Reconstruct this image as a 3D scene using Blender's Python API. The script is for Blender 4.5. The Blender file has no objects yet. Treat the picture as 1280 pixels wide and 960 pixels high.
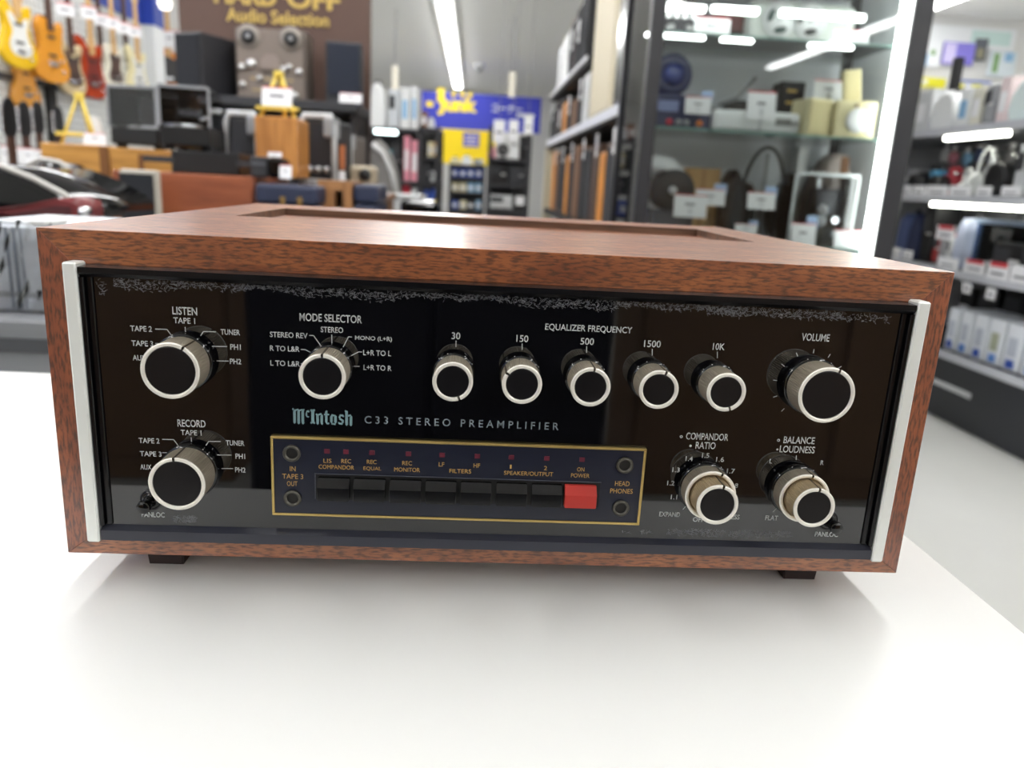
import bpy, bmesh, math, random
from mathutils import Vector, Matrix
random.seed(7)
SC = bpy.context.scene
COL = SC.collection

# ------------------------------------------------------------------ camera
TT = 0.72                      # table top height
ZB = TT + 0.0165               # underside of the wooden case
RM = [[0.9974667, -0.0480777, 0.0524281], [0.0385481, -0.2541003, -0.9664094], [0.0597847, 0.9659822, -0.2516033]]
CP = Vector((-0.02041, -0.39169, 0.20527 + ZB))
FPX = 970.5
cd = bpy.data.cameras.new('camera'); cam = bpy.data.objects.new('camera', cd); COL.objects.link(cam)
cam.matrix_world = Matrix(((RM[0][0], -RM[1][0], -RM[2][0], CP.x), (RM[0][1], -RM[1][1], -RM[2][1], CP.y),
                           (RM[0][2], -RM[1][2], -RM[2][2], CP.z), (0, 0, 0, 1)))
cd.sensor_width = 36.0; cd.lens = 36.0 * FPX / 1280.0
cd.clip_start = 0.02; cd.clip_end = 100
cd.dof.use_dof = True; cd.dof.focus_distance = 0.415; cd.dof.aperture_fstop = 7.6
SC.camera = cam

# ------------------------------------------------------------------ world and exposure
w = bpy.data.worlds.new('world'); SC.world = w; w.use_nodes = True
w.node_tree.nodes['Background'].inputs[0].default_value = (0.8, 0.85, 0.9, 1)
w.node_tree.nodes['Background'].inputs[1].default_value = 0.05
SC.view_settings.view_transform = 'Standard'; SC.view_settings.look = 'None'
SC.view_settings.gamma = 1; SC.view_settings.use_curve_mapping = False
SC.view_settings.exposure = 0.6
TUBE = 19.0                    # ceiling tube strength
SHOWLED = 9.0                  # showcase light strength

# ------------------------------------------------------------------ picture -> place
def ray(u, v):
    a, b = (u - 640) / FPX, (v - 480) / FPX
    return Vector([RM[0][k] * a + RM[1][k] * b + RM[2][k] for k in range(3)])
def Wy(u, v, y):
    d = ray(u, v); return CP + d * ((y - CP.y) / d.y)
def Wx(u, v, x):
    d = ray(u, v); return CP + d * ((x - CP.x) / d.x)
def Wz(u, v, z):
    d = ray(u, v); return CP + d * ((z - CP.z) / d.z)
def rect(u0, v0, u1, v1, y):           # extents of a box face standing on the plane y
    um, vm = (u0 + u1) / 2, (v0 + v1) / 2
    return Wy(u0, vm, y).x, Wy(u1, vm, y).x, Wy(um, v1, y).z, Wy(um, v0, y).z

# ------------------------------------------------------------------ materials
MATS = {}
def srgb(c):
    return tuple(((x / 255) / 12.92 if x / 255 <= 0.04045 else ((x / 255 + 0.055) / 1.055) ** 2.4) for x in c)
def mat(key, col, rough=0.5, metal=0.0, spec=0.5, emit=0.0, coat=0.0, noise=0.0, nscale=30.0, bump=0.0):
    if key in MATS: return MATS[key]
    m = bpy.data.materials.new(key); m.use_nodes = True; MATS[key] = m
    nt = m.node_tree; b = nt.nodes['Principled BSDF']
    c = srgb(col)
    b.inputs['Base Color'].default_value = (*c, 1)
    b.inputs['Roughness'].default_value = rough; b.inputs['Metallic'].default_value = metal
    b.inputs['Specular IOR Level'].default_value = spec
    b.inputs['Coat Weight'].default_value = coat; b.inputs['Coat Roughness'].default_value = 0.05
    if emit:
        b.inputs['Emission Color'].default_value = (*c, 1); b.inputs['Emission Strength'].default_value = emit
    if noise or bump:
        tc = nt.nodes.new('ShaderNodeTexCoord'); n = nt.nodes.new('ShaderNodeTexNoise')
        n.inputs['Scale'].default_value = nscale; n.inputs['Detail'].default_value = 4
        nt.links.new(tc.outputs['Object'], n.inputs['Vector'])
        if noise:
            mx = nt.nodes.new('ShaderNodeMix'); mx.data_type = 'RGBA'
            mx.inputs[6].default_value = (*[x * (1 - noise) for x in c], 1)
            mx.inputs[7].default_value = (*[min(1, x * (1 + noise)) for x in c], 1)
            nt.links.new(n.outputs['Fac'], mx.inputs[0]); nt.links.new(mx.outputs[2], b.inputs['Base Color'])
        if bump:
            bp = nt.nodes.new('ShaderNodeBump'); bp.inputs['Strength'].default_value = bump; bp.inputs['Distance'].default_value = 0.002
            nt.links.new(n.outputs['Fac'], bp.inputs['Height']); nt.links.new(bp.outputs['Normal'], b.inputs['Normal'])
    return m
def wood(key, dark, mid, light, stretch, rough=0.35, coat=0.0, scale=1.0, pores=0.6):
    """streaky open-pored veneer; stretch = object-space scale per axis (small along the grain)"""
    if key in MATS: return MATS[key]
    m = bpy.data.materials.new(key); m.use_nodes = True; MATS[key] = m
    nt = m.node_tree; N, L = nt.nodes, nt.links; b = N['Principled BSDF']
    tc = N.new('ShaderNodeTexCoord')
    def noise(sc, k, det, dist=0.0):
        mp = N.new('ShaderNodeMapping'); mp.inputs['Scale'].default_value = [s * k for s in stretch]
        L.new(tc.outputs['Object'], mp.inputs['Vector'])
        n = N.new('ShaderNodeTexNoise'); n.inputs['Scale'].default_value = sc * scale; n.inputs['Detail'].default_value = det
        n.inputs['Distortion'].default_value = dist
        L.new(mp.outputs['Vector'], n.inputs['Vector']); return n
    big = noise(12, 1, 6, 0.6); fine = noise(105, 1, 3)
    r1 = N.new('ShaderNodeValToRGB'); e = r1.color_ramp.elements
    e[0].position = 0.3; e[0].color = (*srgb(mid), 1); e[1].position = 0.7; e[1].color = (*srgb(light), 1)
    L.new(big.outputs['Fac'], r1.inputs['Fac'])
    r2 = N.new('ShaderNodeValToRGB'); e = r2.color_ramp.elements
    e[0].position = 0.38; e[0].color = (pores,) * 3 + (1,); e[1].position = 0.55; e[1].color = (0, 0, 0, 1)
    L.new(fine.outputs['Fac'], r2.inputs['Fac'])
    mx = N.new('ShaderNodeMix'); mx.data_type = 'RGBA'; mx.inputs[7].default_value = (*srgb(dark), 1)
    L.new(r2.outputs['Color'], mx.inputs[0]); L.new(r1.outputs['Color'], mx.inputs[6]); L.new(mx.outputs[2], b.inputs['Base Color'])
    b.inputs['Roughness'].default_value = rough; b.inputs['Coat Weight'].default_value = coat; b.inputs['Coat IOR'].default_value = 1.6 if coat else 1.5; b.inputs['Specular IOR Level'].default_value = 0.7 if coat else 0.5; b.inputs['Coat Roughness'].default_value = 0.26
    bp = N.new('ShaderNodeBump'); bp.inputs['Strength'].default_value = 0.15; bp.inputs['Distance'].default_value = 0.0004; bp.invert = True
    L.new(r2.outputs['Color'], bp.inputs['Height']); L.new(bp.outputs['Normal'], b.inputs['Normal'])
    return m
def glass(key, tint=(0.96, 0.985, 0.98), refl=1.0):
    if key in MATS: return MATS[key]
    m = bpy.data.materials.new(key); m.use_nodes = True; MATS[key] = m
    nt = m.node_tree; N, L = nt.nodes, nt.links; N.remove(N['Principled BSDF'])
    t = N.new('ShaderNodeBsdfTransparent'); t.inputs[0].default_value = (*tint, 1)
    g = N.new('ShaderNodeBsdfGlossy'); g.inputs['Roughness'].default_value = 0.02
    f = N.new('ShaderNodeFresnel'); f.inputs['IOR'].default_value = 1.5
    mu = N.new('ShaderNodeMath'); mu.operation = 'MULTIPLY'; mu.inputs[1].default_value = refl
    mx = N.new('ShaderNodeMixShader')
    L.new(f.outputs[0], mu.inputs[0]); L.new(mu.outputs[0], mx.inputs[0]); L.new(t.outputs[0], mx.inputs[1]); L.new(g.outputs[0], mx.inputs[2])
    L.new(mx.outputs[0], N['Material Output'].inputs['Surface'])
    return m
def gridmat(key, base, line, sx, sz, lw=0.06, rough=0.5):
    """wire grid pattern on a panel in its own object coordinates (y and z)"""
    if key in MATS: return MATS[key]
    m = bpy.data.materials.new(key); m.use_nodes = True; MATS[key] = m
    nt = m.node_tree; N, L = nt.nodes, nt.links; b = N['Principled BSDF']; b.inputs['Roughness'].default_value = rough
    tc = N.new('ShaderNodeTexCoord'); sp = N.new('ShaderNodeSeparateXYZ'); L.new(tc.outputs['Object'], sp.inputs[0])
    outs = []
    for ax, s in ((1, sx), (2, sz)):
        a = N.new('ShaderNodeMath'); a.operation = 'MULTIPLY'; a.inputs[1].default_value = s; L.new(sp.outputs[ax], a.inputs[0])
        f = N.new('ShaderNodeMath'); f.operation = 'FRACT'; L.new(a.outputs[0], f.inputs[0])
        c = N.new('ShaderNodeMath'); c.operation = 'LESS_THAN'; c.inputs[1].default_value = lw * s * 0.05; L.new(f.outputs[0], c.inputs[0])
        outs.append(c)
    mm = N.new('ShaderNodeMath'); mm.operation = 'MAXIMUM'; L.new(outs[0].outputs[0], mm.inputs[0]); L.new(outs[1].outputs[0], mm.inputs[1])
    mx = N.new('ShaderNodeMix'); mx.data_type = 'RGBA'; mx.inputs[6].default_value = (*srgb(base), 1); mx.inputs[7].default_value = (*srgb(line), 1)
    L.new(mm.outputs[0], mx.inputs[0]); L.new(mx.outputs[2], b.inputs['Base Color'])
    return m
WHITE = mat('white_card', (238, 238, 240), 0.6)
RED = mat('red_print', (205, 60, 70), 0.6)
GREYINK = mat('grey_print', (120, 120, 128), 0.7)
BLUECARD = mat('pale_blue_card', (170, 195, 230), 0.6)
BLACK = mat('black_plastic', (20, 20, 22), 0.4)
BLACKM = mat('matt_black', (24, 24, 26), 0.7)
BLACKG = mat('gloss_black', (10, 10, 11), 0.08)
CHAR = mat('charcoal', (48, 49, 53), 0.55)
SILVER = mat('silver_metal', (205, 205, 205), 0.3, 1.0)
GREYP = mat('grey_plastic', (150, 152, 155), 0.45)
LGREY = mat('light_grey_plastic', (205, 207, 208), 0.45)
CREAM = mat('cream_plastic', (222, 212, 170), 0.5)
WHITEP = mat('white_plastic', (232, 234, 234), 0.4)
GOLD = mat('gold_paint', (196, 160, 78), 0.4)
NAVY = mat('navy_vinyl', (32, 40, 66), 0.55)
GLASS = glass('clear_glass')
GLASSEDGE = mat('green_glass_edge', (150, 185, 178), 0.2)
CLEAR = glass('clear_acrylic', (0.93, 0.94, 0.95), 1.0)

# ------------------------------------------------------------------ mesh helpers
class MB:
    def __init__(self): self.bm = bmesh.new(); self.mats = []; self.mi = 0
    def use(self, m):
        if m not in self.mats: self.mats.append(m)
        self.mi = self.mats.index(m); return self
    def _fin(self, faces, smooth=False):
        for f in faces: f.material_index = self.mi; f.smooth = smooth
    def box(self, x0, x1, y0, y1, z0, z1, bev=0.0, M=None, seg=1):
        if x1 < x0: x0, x1 = x1, x0
        if y1 < y0: y0, y1 = y1, y0
        if z1 < z0: z0, z1 = z1, z0
        r = bmesh.ops.create_cube(self.bm, size=1.0)
        vs = r['verts']
        for v in vs:
            v.co = Vector((x0 + (v.co.x + .5) * (x1 - x0), y0 + (v.co.y + .5) * (y1 - y0), z0 + (v.co.z + .5) * (z1 - z0)))
        fs = set(f for v in vs for f in v.link_faces)
        if bev > 0:
            es = list(set(e for v in vs for e in v.link_edges))
            q = bmesh.ops.bevel(self.bm, geom=es, offset=min(bev, 0.45 * min(x1 - x0, y1 - y0, z1 - z0)), segments=seg, affect='EDGES', profile=0.5)
            fs = set(f for f in q['faces']); vs = list(set(v for f in q['faces'] for v in f.verts))
            fs = set(f for v in vs for f in v.link_faces); vs = list(set(v for f in fs for v in f.verts))
        if M is not None: bmesh.ops.transform(self.bm, matrix=M, verts=vs)
        self._fin(fs); return self
    def poly(self, pts, axis, a, b, bev=0.0, M=None, smooth=False):
        """extrude a 2-D outline along an axis from a to b ('x': pts are (y,z); 'y': (x,z); 'z': (x,y))"""
        def mk(p, t):
            return {'x': (t, p[0], p[1]), 'y': (p[0], t, p[1]), 'z': (p[0], p[1], t)}[axis]
        A = [self.bm.verts.new(mk(p, a)) for p in pts]; Bv = [self.bm.verts.new(mk(p, b)) for p in pts]
        n = len(pts); fs = [self.bm.faces.new(A), self.bm.faces.new(Bv[::-1])]
        sd = []
        for i in range(n):
            sd.append(self.bm.faces.new((A[i], Bv[i], Bv[(i + 1) % n], A[(i + 1) % n])))
        self._fin(fs); self._fin(sd, smooth)
        vs = A + Bv
        if bev > 0:
            es = [e for f in fs for e in f.edges]
            q = bmesh.ops.bevel(self.bm, geom=es, offset=bev, segments=2, affect='EDGES')
            self._fin(q['faces'], smooth)
            vs = list(set(v for v in vs if v.is_valid) | set(v for f in q['faces'] for v in f.verts))
        if M is not None: bmesh.ops.transform(self.bm, matrix=M, verts=vs)
        return self
    def lathe(self, prof, axis='z', c=(0, 0, 0), n=32, smooth=True, M=None):
        """prof: (radius, height) pairs along the axis"""
        rings = []
        allv = []
        for r, h in prof:
            if r < 1e-6:
                vs = [self._pt(0, 0, h, axis, c)]
            else:
                vs = [self._pt(r * math.cos(2 * math.pi * i / n), r * math.sin(2 * math.pi * i / n), h, axis, c) for i in range(n)]
            rings.append(vs); allv += vs
        fs = []
        for A, Bv in zip(rings, rings[1:]):
            if len(A) == 1 and len(Bv) == 1: continue
            for i in range(n):
                j = (i + 1) % n
                if len(A) == 1: fs.append(self.bm.faces.new((A[0], Bv[i], Bv[j])))
                elif len(Bv) == 1: fs.append(self.bm.faces.new((A[i], Bv[0], A[j])))
                else: fs.append(self.bm.faces.new((A[i], Bv[i], Bv[j], A[j])))
        for ends in (rings[0], rings[-1]):
            if len(ends) > 1:
                try: fs.append(self.bm.faces.new(ends))
                except ValueError: pass
        self._fin(fs, smooth)
        for f in fs:
            if len(f.verts) > 4: f.smooth = False
        if M is not None: bmesh.ops.transform(self.bm, matrix=M, verts=allv)
        return self
    def _pt(self, a, b, h, axis, c):
        p = {'z': (a, b, h), 'y': (a, h, b), 'x': (h, a, b)}[axis]
        return self.bm.verts.new((p[0] + c[0], p[1] + c[1], p[2] + c[2]))
    def cyl(self, r, h0, h1, axis='z', c=(0, 0, 0), n=24, M=None):
        return self.lathe([(r, h0), (r, h1)], axis, c, n, True, M)
    def tube(self, pts, r, n=8, closed=False):
        P = [Vector(p) for p in pts]; rings = []
        m = len(P)
        up = Vector((0, 0, 1))
        for i, p in enumerate(P):
            a = P[(i - 1) % m] if (closed or i > 0) else p
            b = P[(i + 1) % m] if (closed or i < m - 1) else p
            t = (b - a).normalized()
            s = t.cross(up)
            if s.length < 1e-3: s = t.cross(Vector((1, 0, 0)))
            s.normalize(); q = s.cross(t)
            rings.append([self.bm.verts.new(p + (s * math.cos(2 * math.pi * k / n) + q * math.sin(2 * math.pi * k / n)) * r) for k in range(n)])
        fs = []
        for i in range(m if closed else m - 1):
            A, Bv = rings[i], rings[(i + 1) % m]
            for k in range(n):
                fs.append(self.bm.faces.new((A[k], Bv[k], Bv[(k + 1) % n], A[(k + 1) % n])))
        if not closed:
            fs.append(self.bm.faces.new(rings[0])); fs.append(self.bm.faces.new(rings[-1][::-1]))
        self._fin(fs, True); return self
    def flat(self, pts):
        f = self.bm.faces.new([self.bm.verts.new(p) for p in pts]); self._fin([f]); return self
    def build(self, name, m=None, parent=None, bevel=0.0):
        if m is not None and m not in self.mats and not self.mats: self.mats = [m]
        bmesh.ops.recalc_face_normals(self.bm, faces=self.bm.faces)
        me = bpy.data.meshes.new(name); self.bm.to_mesh(me); self.bm.free()
        for x in self.mats: me.materials.append(x)
        o = bpy.data.objects.new(name, me); COL.objects.link(o)
        if parent is not None: o.parent = parent
        if bevel:
            md = o.modifiers.new('bevel', 'BEVEL'); md.width = bevel; md.segments = 2; md.limit_method = 'ANGLE'; md.angle_limit = math.radians(40)
        return o
def tag(o, label, cat, group=None, kind=None):
    o['label'] = label; o['category'] = cat
    if group: o['group'] = group
    if kind: o['kind'] = kind
    return o
def thing(name, label, cat, loc=(0, 0, 0), rz=0.0, group=None):
    o = bpy.data.objects.new(name, None); COL.objects.link(o); o.empty_display_size = 0.05
    o.location = (loc[0], loc[1], loc[2] + (0.0008 if 0.05 < loc[2] < 2.6 else 0)); o.rotation_euler = (0, 0, rz)
    return tag(o, label, cat, group)
def struct(o): o['kind'] = 'structure'; return o
def copy_thing(o, parent=None):
    c = o.copy(); COL.objects.link(c)
    if parent is not None: c.parent = parent
    for ch in list(o.children): copy_thing(ch, c)
    return c
_txt = {}
def text_into(mb, s, cx, cz, h, width=None, y=0.0, thick=0.0, bold=0.0, axis='y', spacing=1.0, align='C'):
    """writes s into mb as filled letters; cx, cz centre of the line (or its start), h cap height"""
    cu = bpy.data.curves.new('t', 'FONT'); cu.body = s; cu.size = 1.0; cu.extrude = thick; cu.offset = bold; cu.space_character = spacing
    cu.resolution_u = 3
    ob = bpy.data.objects.new('t', cu); COL.objects.link(ob)
    dg = bpy.context.evaluated_depsgraph_get()
    me = bpy.data.meshes.new_from_object(ob.evaluated_get(dg))
    xs = [v.co.x for v in me.vertices]; ys = [v.co.y for v in me.vertices]
    bpy.data.objects.remove(ob); bpy.data.curves.remove(cu)
    if not xs: return
    x0, x1, y0, y1 = min(xs), max(xs), min(ys), max(ys)
    sz = h / (y1 - y0); sx = width / (x1 - x0) if width else sz * 0.85
    vs = []
    for v in me.vertices:
        px = (v.co.x - x0) * sx - (0 if align == 'L' else (x1 - x0) * sx / 2)
        pz = (v.co.y - (y0 + y1) / 2) * sz
        if axis == 'y': q = (cx + px, y - v.co.z, cz + pz)
        else: q = (y + v.co.z, cx + px, cz + pz)
        vs.append(mb.bm.verts.new(q))
    for p in me.polygons:
        try:
            f = mb.bm.faces.new([vs[i] for i in p.vertices]); f.material_index = mb.mi
        except ValueError: pass
    bpy.data.meshes.remove(me)
def stroke(mb, pts, wd, y):
    """flat line on the plane y through (x, z) points"""
    for (a, b), (c, d) in zip(pts, pts[1:]):
        L = math.hypot(c - a, d - b) or 1e-6
        nx, nz = -(d - b) / L * wd / 2, (c - a) / L * wd / 2
        mb.flat([(a + nx, y, b + nz), (c + nx, y, d + nz), (c - nx, y, d - nz), (a - nx, y, b - nz)])
def smooth_outline(pts, k=4):
    out = []; n = len(pts)
    for i in range(n):
        p0, p1, p2, p3 = [Vector(pts[(i + j) % n]) for j in (-1, 0, 1, 2)]
        for s in range(k):
            t = s / k
            q = 0.5 * ((2 * p1) + (-p0 + p2) * t + (2 * p0 - 5 * p1 + 4 * p2 - p3) * t * t + (-p0 + 3 * p1 - 3 * p2 + p3) * t ** 3)
            out.append((q.x, q.y))
    return out
def on_floor(pts): return [(x, max(z, 0.0)) for x, z in pts]

# ------------------------------------------------------------------ the setting
CEIL = 3.1
FLOORM = mat('floor_vinyl', (178, 178, 174), 0.22, noise=0.05, nscale=3)
mb = MB().use(FLOORM).box(-6, 7.5, -9, 21, -0.1, 0); struct(mb.build('floor'))
CEILM = mat('ceiling_board', (244, 244, 243), 0.8)
mb = MB().use(CEILM).box(-6, 7.5, -9, 21, CEIL, CEIL + 0.1); struct(mb.build('ceiling'))
WALLM = mat('wall_paint', (226, 226, 224), 0.8)
struct(MB().use(WALLM).box(-6.1, -6, -9, 21, 0, CEIL).build('wall_left'))
struct(MB().use(WALLM).box(7.5, 7.6, -9, 21, 0, CEIL).build('wall_right'))
struct(MB().use(WALLM).box(-6, 7.5, 20.6, 20.7, 0, CEIL).build('wall_back'))
struct(MB().use(mat('brown_wall', (92, 74, 58), 0.7)).box(-6, 7.5, -9.1, -9, 0, CEIL).build('wall_front'))
struct(MB().use(WALLM).box(2.9, 7.5, 9.3, 9.4, 0, CEIL).build('wall_rear_right'))

# ceiling tubes in long rows
TUBEM = mat('tube_light', (252, 252, 251), 0.5, emit=TUBE)
FIXM = mat('fixture_white', (235, 235, 232), 0.5)
def ceiling_row(x, y0, y1, label):
    o = thing('ceiling_light', label, 'light', (x, y0, CEIL), 0, 'rows of ceiling lights')
    MB().use(FIXM).box(-0.12, 0.12, 0, y1 - y0, -0.04, 0).build('housing', None, o)
    MB().use(TUBEM).box(-0.07, 0.07, 0.03, y1 - y0 - 0.03, -0.065, -0.04).build('diffuser', None, o)
ceiling_row(-0.47, -0.25, 19.4, 'long ceiling light row above the aisle to the yellow and blue sign')
ceiling_row(-2.6, -8.5, 6.3, 'long ceiling light row above the guitar wall')
ceiling_row(2.2, -8.5, 8.6, 'long ceiling light row above the glass showcase')
q = Wz(1158, 18, CEIL - 0.11)
ceiling_row(q.x, -8.5, q.y, 'long ceiling light row above the aisle beyond the camera shelves')
ceiling_row(-4.9, -8.5, 16, 'long ceiling light row behind the guitar wall')

# ------------------------------------------------------------------ the table under the amplifier
tb = thing('display_table', 'white laminate display table under the wooden stereo amplifier', 'table', (0, 0, 0))
TABLEM = mat('white_laminate', (220, 220, 217), 0.32, spec=0.4)
MB().use(TABLEM).box(-0.78, 0.287, -0.1465, 0.43, TT - 0.03, TT, 0.0008).build('tabletop', None, tb)
for sx in (-0.74, 0.247):
    for sy in (-0.12, 0.39):
        MB().use(mat('table_leg_grey', (180, 182, 184), 0.4)).box(sx - 0.02, sx + 0.02, sy - 0.02, sy + 0.02, 0, TT - 0.03, 0.003).build('leg', None, tb)

# ------------------------------------------------------------------ the stereo preamplifier in its wooden case
WGX = wood('walnut_along_x', (52, 27, 16), (126, 66, 32), (172, 101, 54), (0.2, 1, 1), 0.42, 0.7, 7.5, 0.72)
WGZ = wood('walnut_along_z', (50, 24, 15), (120, 59, 31), (152, 81, 45), (1, 1, 0.2), 0.42, 0.7, 7.5, 0.72)
WF = wood('walnut_recess', (40, 26, 18), (88, 62, 46), (110, 80, 60), (0.13, 1, 1), 0.4)
amp = thing('stereo_preamplifier', 'vintage stereo preamplifier with black glass front in a walnut case on the white table', 'preamplifier', (0, 0, ZB))
amp.location.z = ZB + 0.0001
CW, CH, CD = 0.23, 0.172, 0.397
ti, tbm, ts = 0.0165, 0.0125, 0.016
def top_board():
    mb = MB().use(WGX); bm = mb.bm
    zi, zf = CH - ti, CH - 0.0062
    def loop(xh, ya, yb, z): return [bm.verts.new(p) for p in ((-xh, ya, z), (xh, ya, z), (xh, yb, z), (-xh, yb, z))]
    A = loop(CW - ts, 0, CD, zi); B = loop(CW, 0, CD, CH)
    C = loop(0.187, 0.176, 0.327, CH); D = loop(0.187, 0.176, 0.327, zf)
    fs = [bm.faces.new(A)]
    for P, Q in ((A, B), (B, C), (C, D)):
        for i in range(4):
            j = (i + 1) % 4; fs.append(bm.faces.new((P[i], P[j], Q[j], Q[i])))
            if P is C: fs[-1].material_index = 1
    fs.append(bm.faces.new(D))
    mb.mats.append(WF)
    return mb.build('top_board', None, amp, 0.0003)
top_board()
MB().use(WGX).poly([(-CW, 0), (CW, 0), (CW - ts, tbm), (-CW + ts, tbm)], 'y', 0, CD).build('bottom_board', None, amp, 0.0003)
for s in (-1, 1):
    p = [(s * CW, 0), (s * CW, CH), (s * (CW - ts), CH - ti), (s * (CW - ts), tbm)]
    MB().use(WGZ).poly(p, 'y', 0, CD).build('side_board', None, amp, 0.0003)
MB().use(BLACKM).box(-CW + ts, CW - ts, CD - 0.01, CD - 0.005, tbm, CH - ti).build('rear_panel', None, amp)
FOOTM = mat('foot_rubber', (42, 26, 24), 0.5)
for x in (-0.187, 0.184):
    for y in (0.032, 0.36):
        MB().use(FOOTM).poly([(x - 0.0115, 0.0), (x + 0.0115, 0.0), (x + 0.0095, -0.0165), (x - 0.0095, -0.0165)], 'y', y - 0.012, y + 0.012, 0.001).build('foot', None, amp)
# black front with its rails
GP = mat('black_glass_panel', (5, 5, 8), 0.03, spec=0.75)
YP = -0.006
MB().use(GP).box(-0.2025, 0.2025, YP, -0.001, 0.0205, 0.1508).build('glass_panel', None, amp)
RAILM = mat('black_rail', (10, 10, 13), 0.22, spec=.3)
MB().use(RAILM).poly([(0.0, 0.1505), (-0.0085, 0.1505), (-0.0105, 0.1525), (-0.0102, 0.1552), (0.0, 0.1556)], 'x', -0.2072, 0.2072).build('top_rail', None, amp)
MB().use(mat('bottom_rail_sheen', (46, 48, 58), 0.3)).poly([(0.0, 0.0205), (-0.0062, 0.0205), (-0.0100, 0.0185), (-0.0104, 0.0132), (0.0, 0.0128)], 'x', -0.2072, 0.2072).build('bottom_rail', None, amp)  # black rail lightened in its colour for the table's reflection
for s in (-1, 1):
    MB().use(RAILM).box(s * 0.2022, s * 0.2052, -0.0072, 0, 0.0205, 0.1505, 0.0004).box(s * 0.2053, s * 0.2076, -0.0095, 0, 0.0205, 0.1505, 0.0004).build('side_rail', None, amp)
    MB().use(mat('trim_aluminium', (232, 235, 231), 0.42, 0.35)).box(s * 0.2077, s * 0.2142, -0.0108, 0.0, 0.0118, 0.1572, 0.0008).build('end_trim', None, amp)

# lettering, pointer lines and the flaking along the edges
INK = mat('panel_lettering', (180, 183, 183), 0.6)
INKD = mat('panel_lettering_dim', (120, 131, 138), 0.6)
mm = 0.001
yl = YP - 0.00012
def P(u, v):
    q = Wy(u, v, YP); return q.x, q.z - ZB
mb = MB()
def T(s, u, v, wpx, h, ink=INK):
    mb.use(ink); x, z = P(u, v)
    d = abs(P(u + wpx / 2, v)[0] - P(u - wpx / 2, v)[0])
    text_into(mb, s, x, z, h * mm, d, yl, 0.0, 0.012)
def LN(*pts, wd=0.42): stroke(mb, [P(*p) for p in pts], wd * mm, yl)
def dot(u, v, r, hole=0.0):
    x, z = P(u, v)
    n = 10
    for i in range(n):
        a, b = 2 * math.pi * i / n, 2 * math.pi * (i + 1) / n
        q = [(x + r * math.cos(a), yl, z + r * math.sin(a)), (x + r * math.cos(b), yl, z + r * math.sin(b)),
             (x + hole * math.cos(b), yl, z + hole * math.sin(b)), (x + hole * math.cos(a), yl, z + hole * math.sin(a))]
        mb.flat(q if hole else q[:3])
def letters(texts, lines=(), after=None, name='dial_lettering'):
    global mb
    mb = MB().use(INK)
    for a in texts: T(*a)
    for pts in lines: LN(*pts)
    if after: after()
    mb.build(name, None, amp)
LR = ([(194, 411.5), (209, 412), (214, 419)], [(250.8, 420), (254.4, 414.6), (270, 415)], [(265, 433), (284, 433.3)], [(271, 451.3), (286, 451.5)], [(194, 429.4), (203, 429.6)], [(231.5, 409), (232, 415)], [(190, 447), (197, 447)])
letters([('LISTEN', 231, 389, 31, 4.0), ('TAPE 1', 230.5, 401, 27, 2.9), ('TAPE 2', 176.5, 411, 27, 2.8), ('TUNER', 288, 415.5, 24, 2.8), ('PH1', 294.5, 434, 13, 2.8), ('PH2', 294.5, 452, 14, 2.8), ('TAPE 3', 178, 429.5, 27, 2.8), ('AUX', 174.5, 447.5, 17, 2.8)], LR)
def rec_lines():
    for pts in LR: stroke(mb, [(P(*p)[0], P(*p)[1] - 57.4 * mm) for p in pts], 0.42 * mm, yl)
letters([('RECORD', 239.5, 529.5, 35, 3.9), ('TAPE 1', 239, 541, 26, 2.8), ('TAPE 2', 186.5, 551, 26, 2.8), ('TUNER', 294, 554, 23, 2.8), ('PH1', 300.5, 570.5, 12, 2.8), ('PH2', 300.5, 587.5, 13, 2.8), ('TAPE 3', 188.5, 567.5, 27, 2.8), ('AUX', 182.5, 584, 14, 2.8)], (), rec_lines)
letters([('MODE SELECTOR', 413.5, 398, 78, 4.0), ('STEREO', 415, 412.5, 28, 2.9), ('STEREO REV', 361, 419, 47, 2.8), ('R TO L&R', 356, 436, 37, 2.8), ('L TO L&R', 356.5, 454.5, 37, 2.8), ('MONO (L+R)', 467, 424, 46, 2.8), ('L+R TO L', 471.5, 441.5, 35, 2.8), ('L+R TO R', 472, 460, 35, 2.8)],
        ([(386.7, 419.5), (392, 419.6), (401.5, 433)], [(376, 437), (381.7, 437.2), (391, 442)], [(440, 421.5), (435.6, 421.2), (429, 434)], [(452.5, 440.2), (448.4, 440), (438.7, 445)], [(442.6, 458), (449.4, 458.2)], [(414.7, 418.5), (414.9, 429.5)], [(376, 454.8), (382, 455)]))
letters([('EQUALIZER FREQUENCY', 736, 411.5, 109, 3.9)], name='equalizer_lettering')
for a, u, v in ((('30', 570, 420, 11, 3.6), 570, 430), (('150', 653, 423.5, 15, 3.6), 652.7, 433.5), (('500', 734, 427, 17, 3.6), 733.3, 437), (('1500', 815.5, 430, 21, 3.6), 815.3, 440.5), (('10K', 898.5, 433.5, 15, 3.6), 896.6, 443.8)):
    letters([a], ([(u, v - 4), (u - .1, v + 4)],), name='frequency_lettering')
def vol_ticks():
    for k in range(-5, 6):
        a = math.radians(90 + k * 28)
        stroke(mb, [(0.159 + r * mm * math.cos(a), 0.1103 + r * mm * math.sin(a)) for r in (17.2, 19.3)], 0.4 * mm, yl)
letters([('VOLUME', 1019.5, 422, 35, 3.9)], (), vol_ticks)
for u, v in ((191.5, 643.5), (1033, 668)): letters([('PANLOC', u, v, 29, 2.9)], name='lock_lettering')
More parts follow.
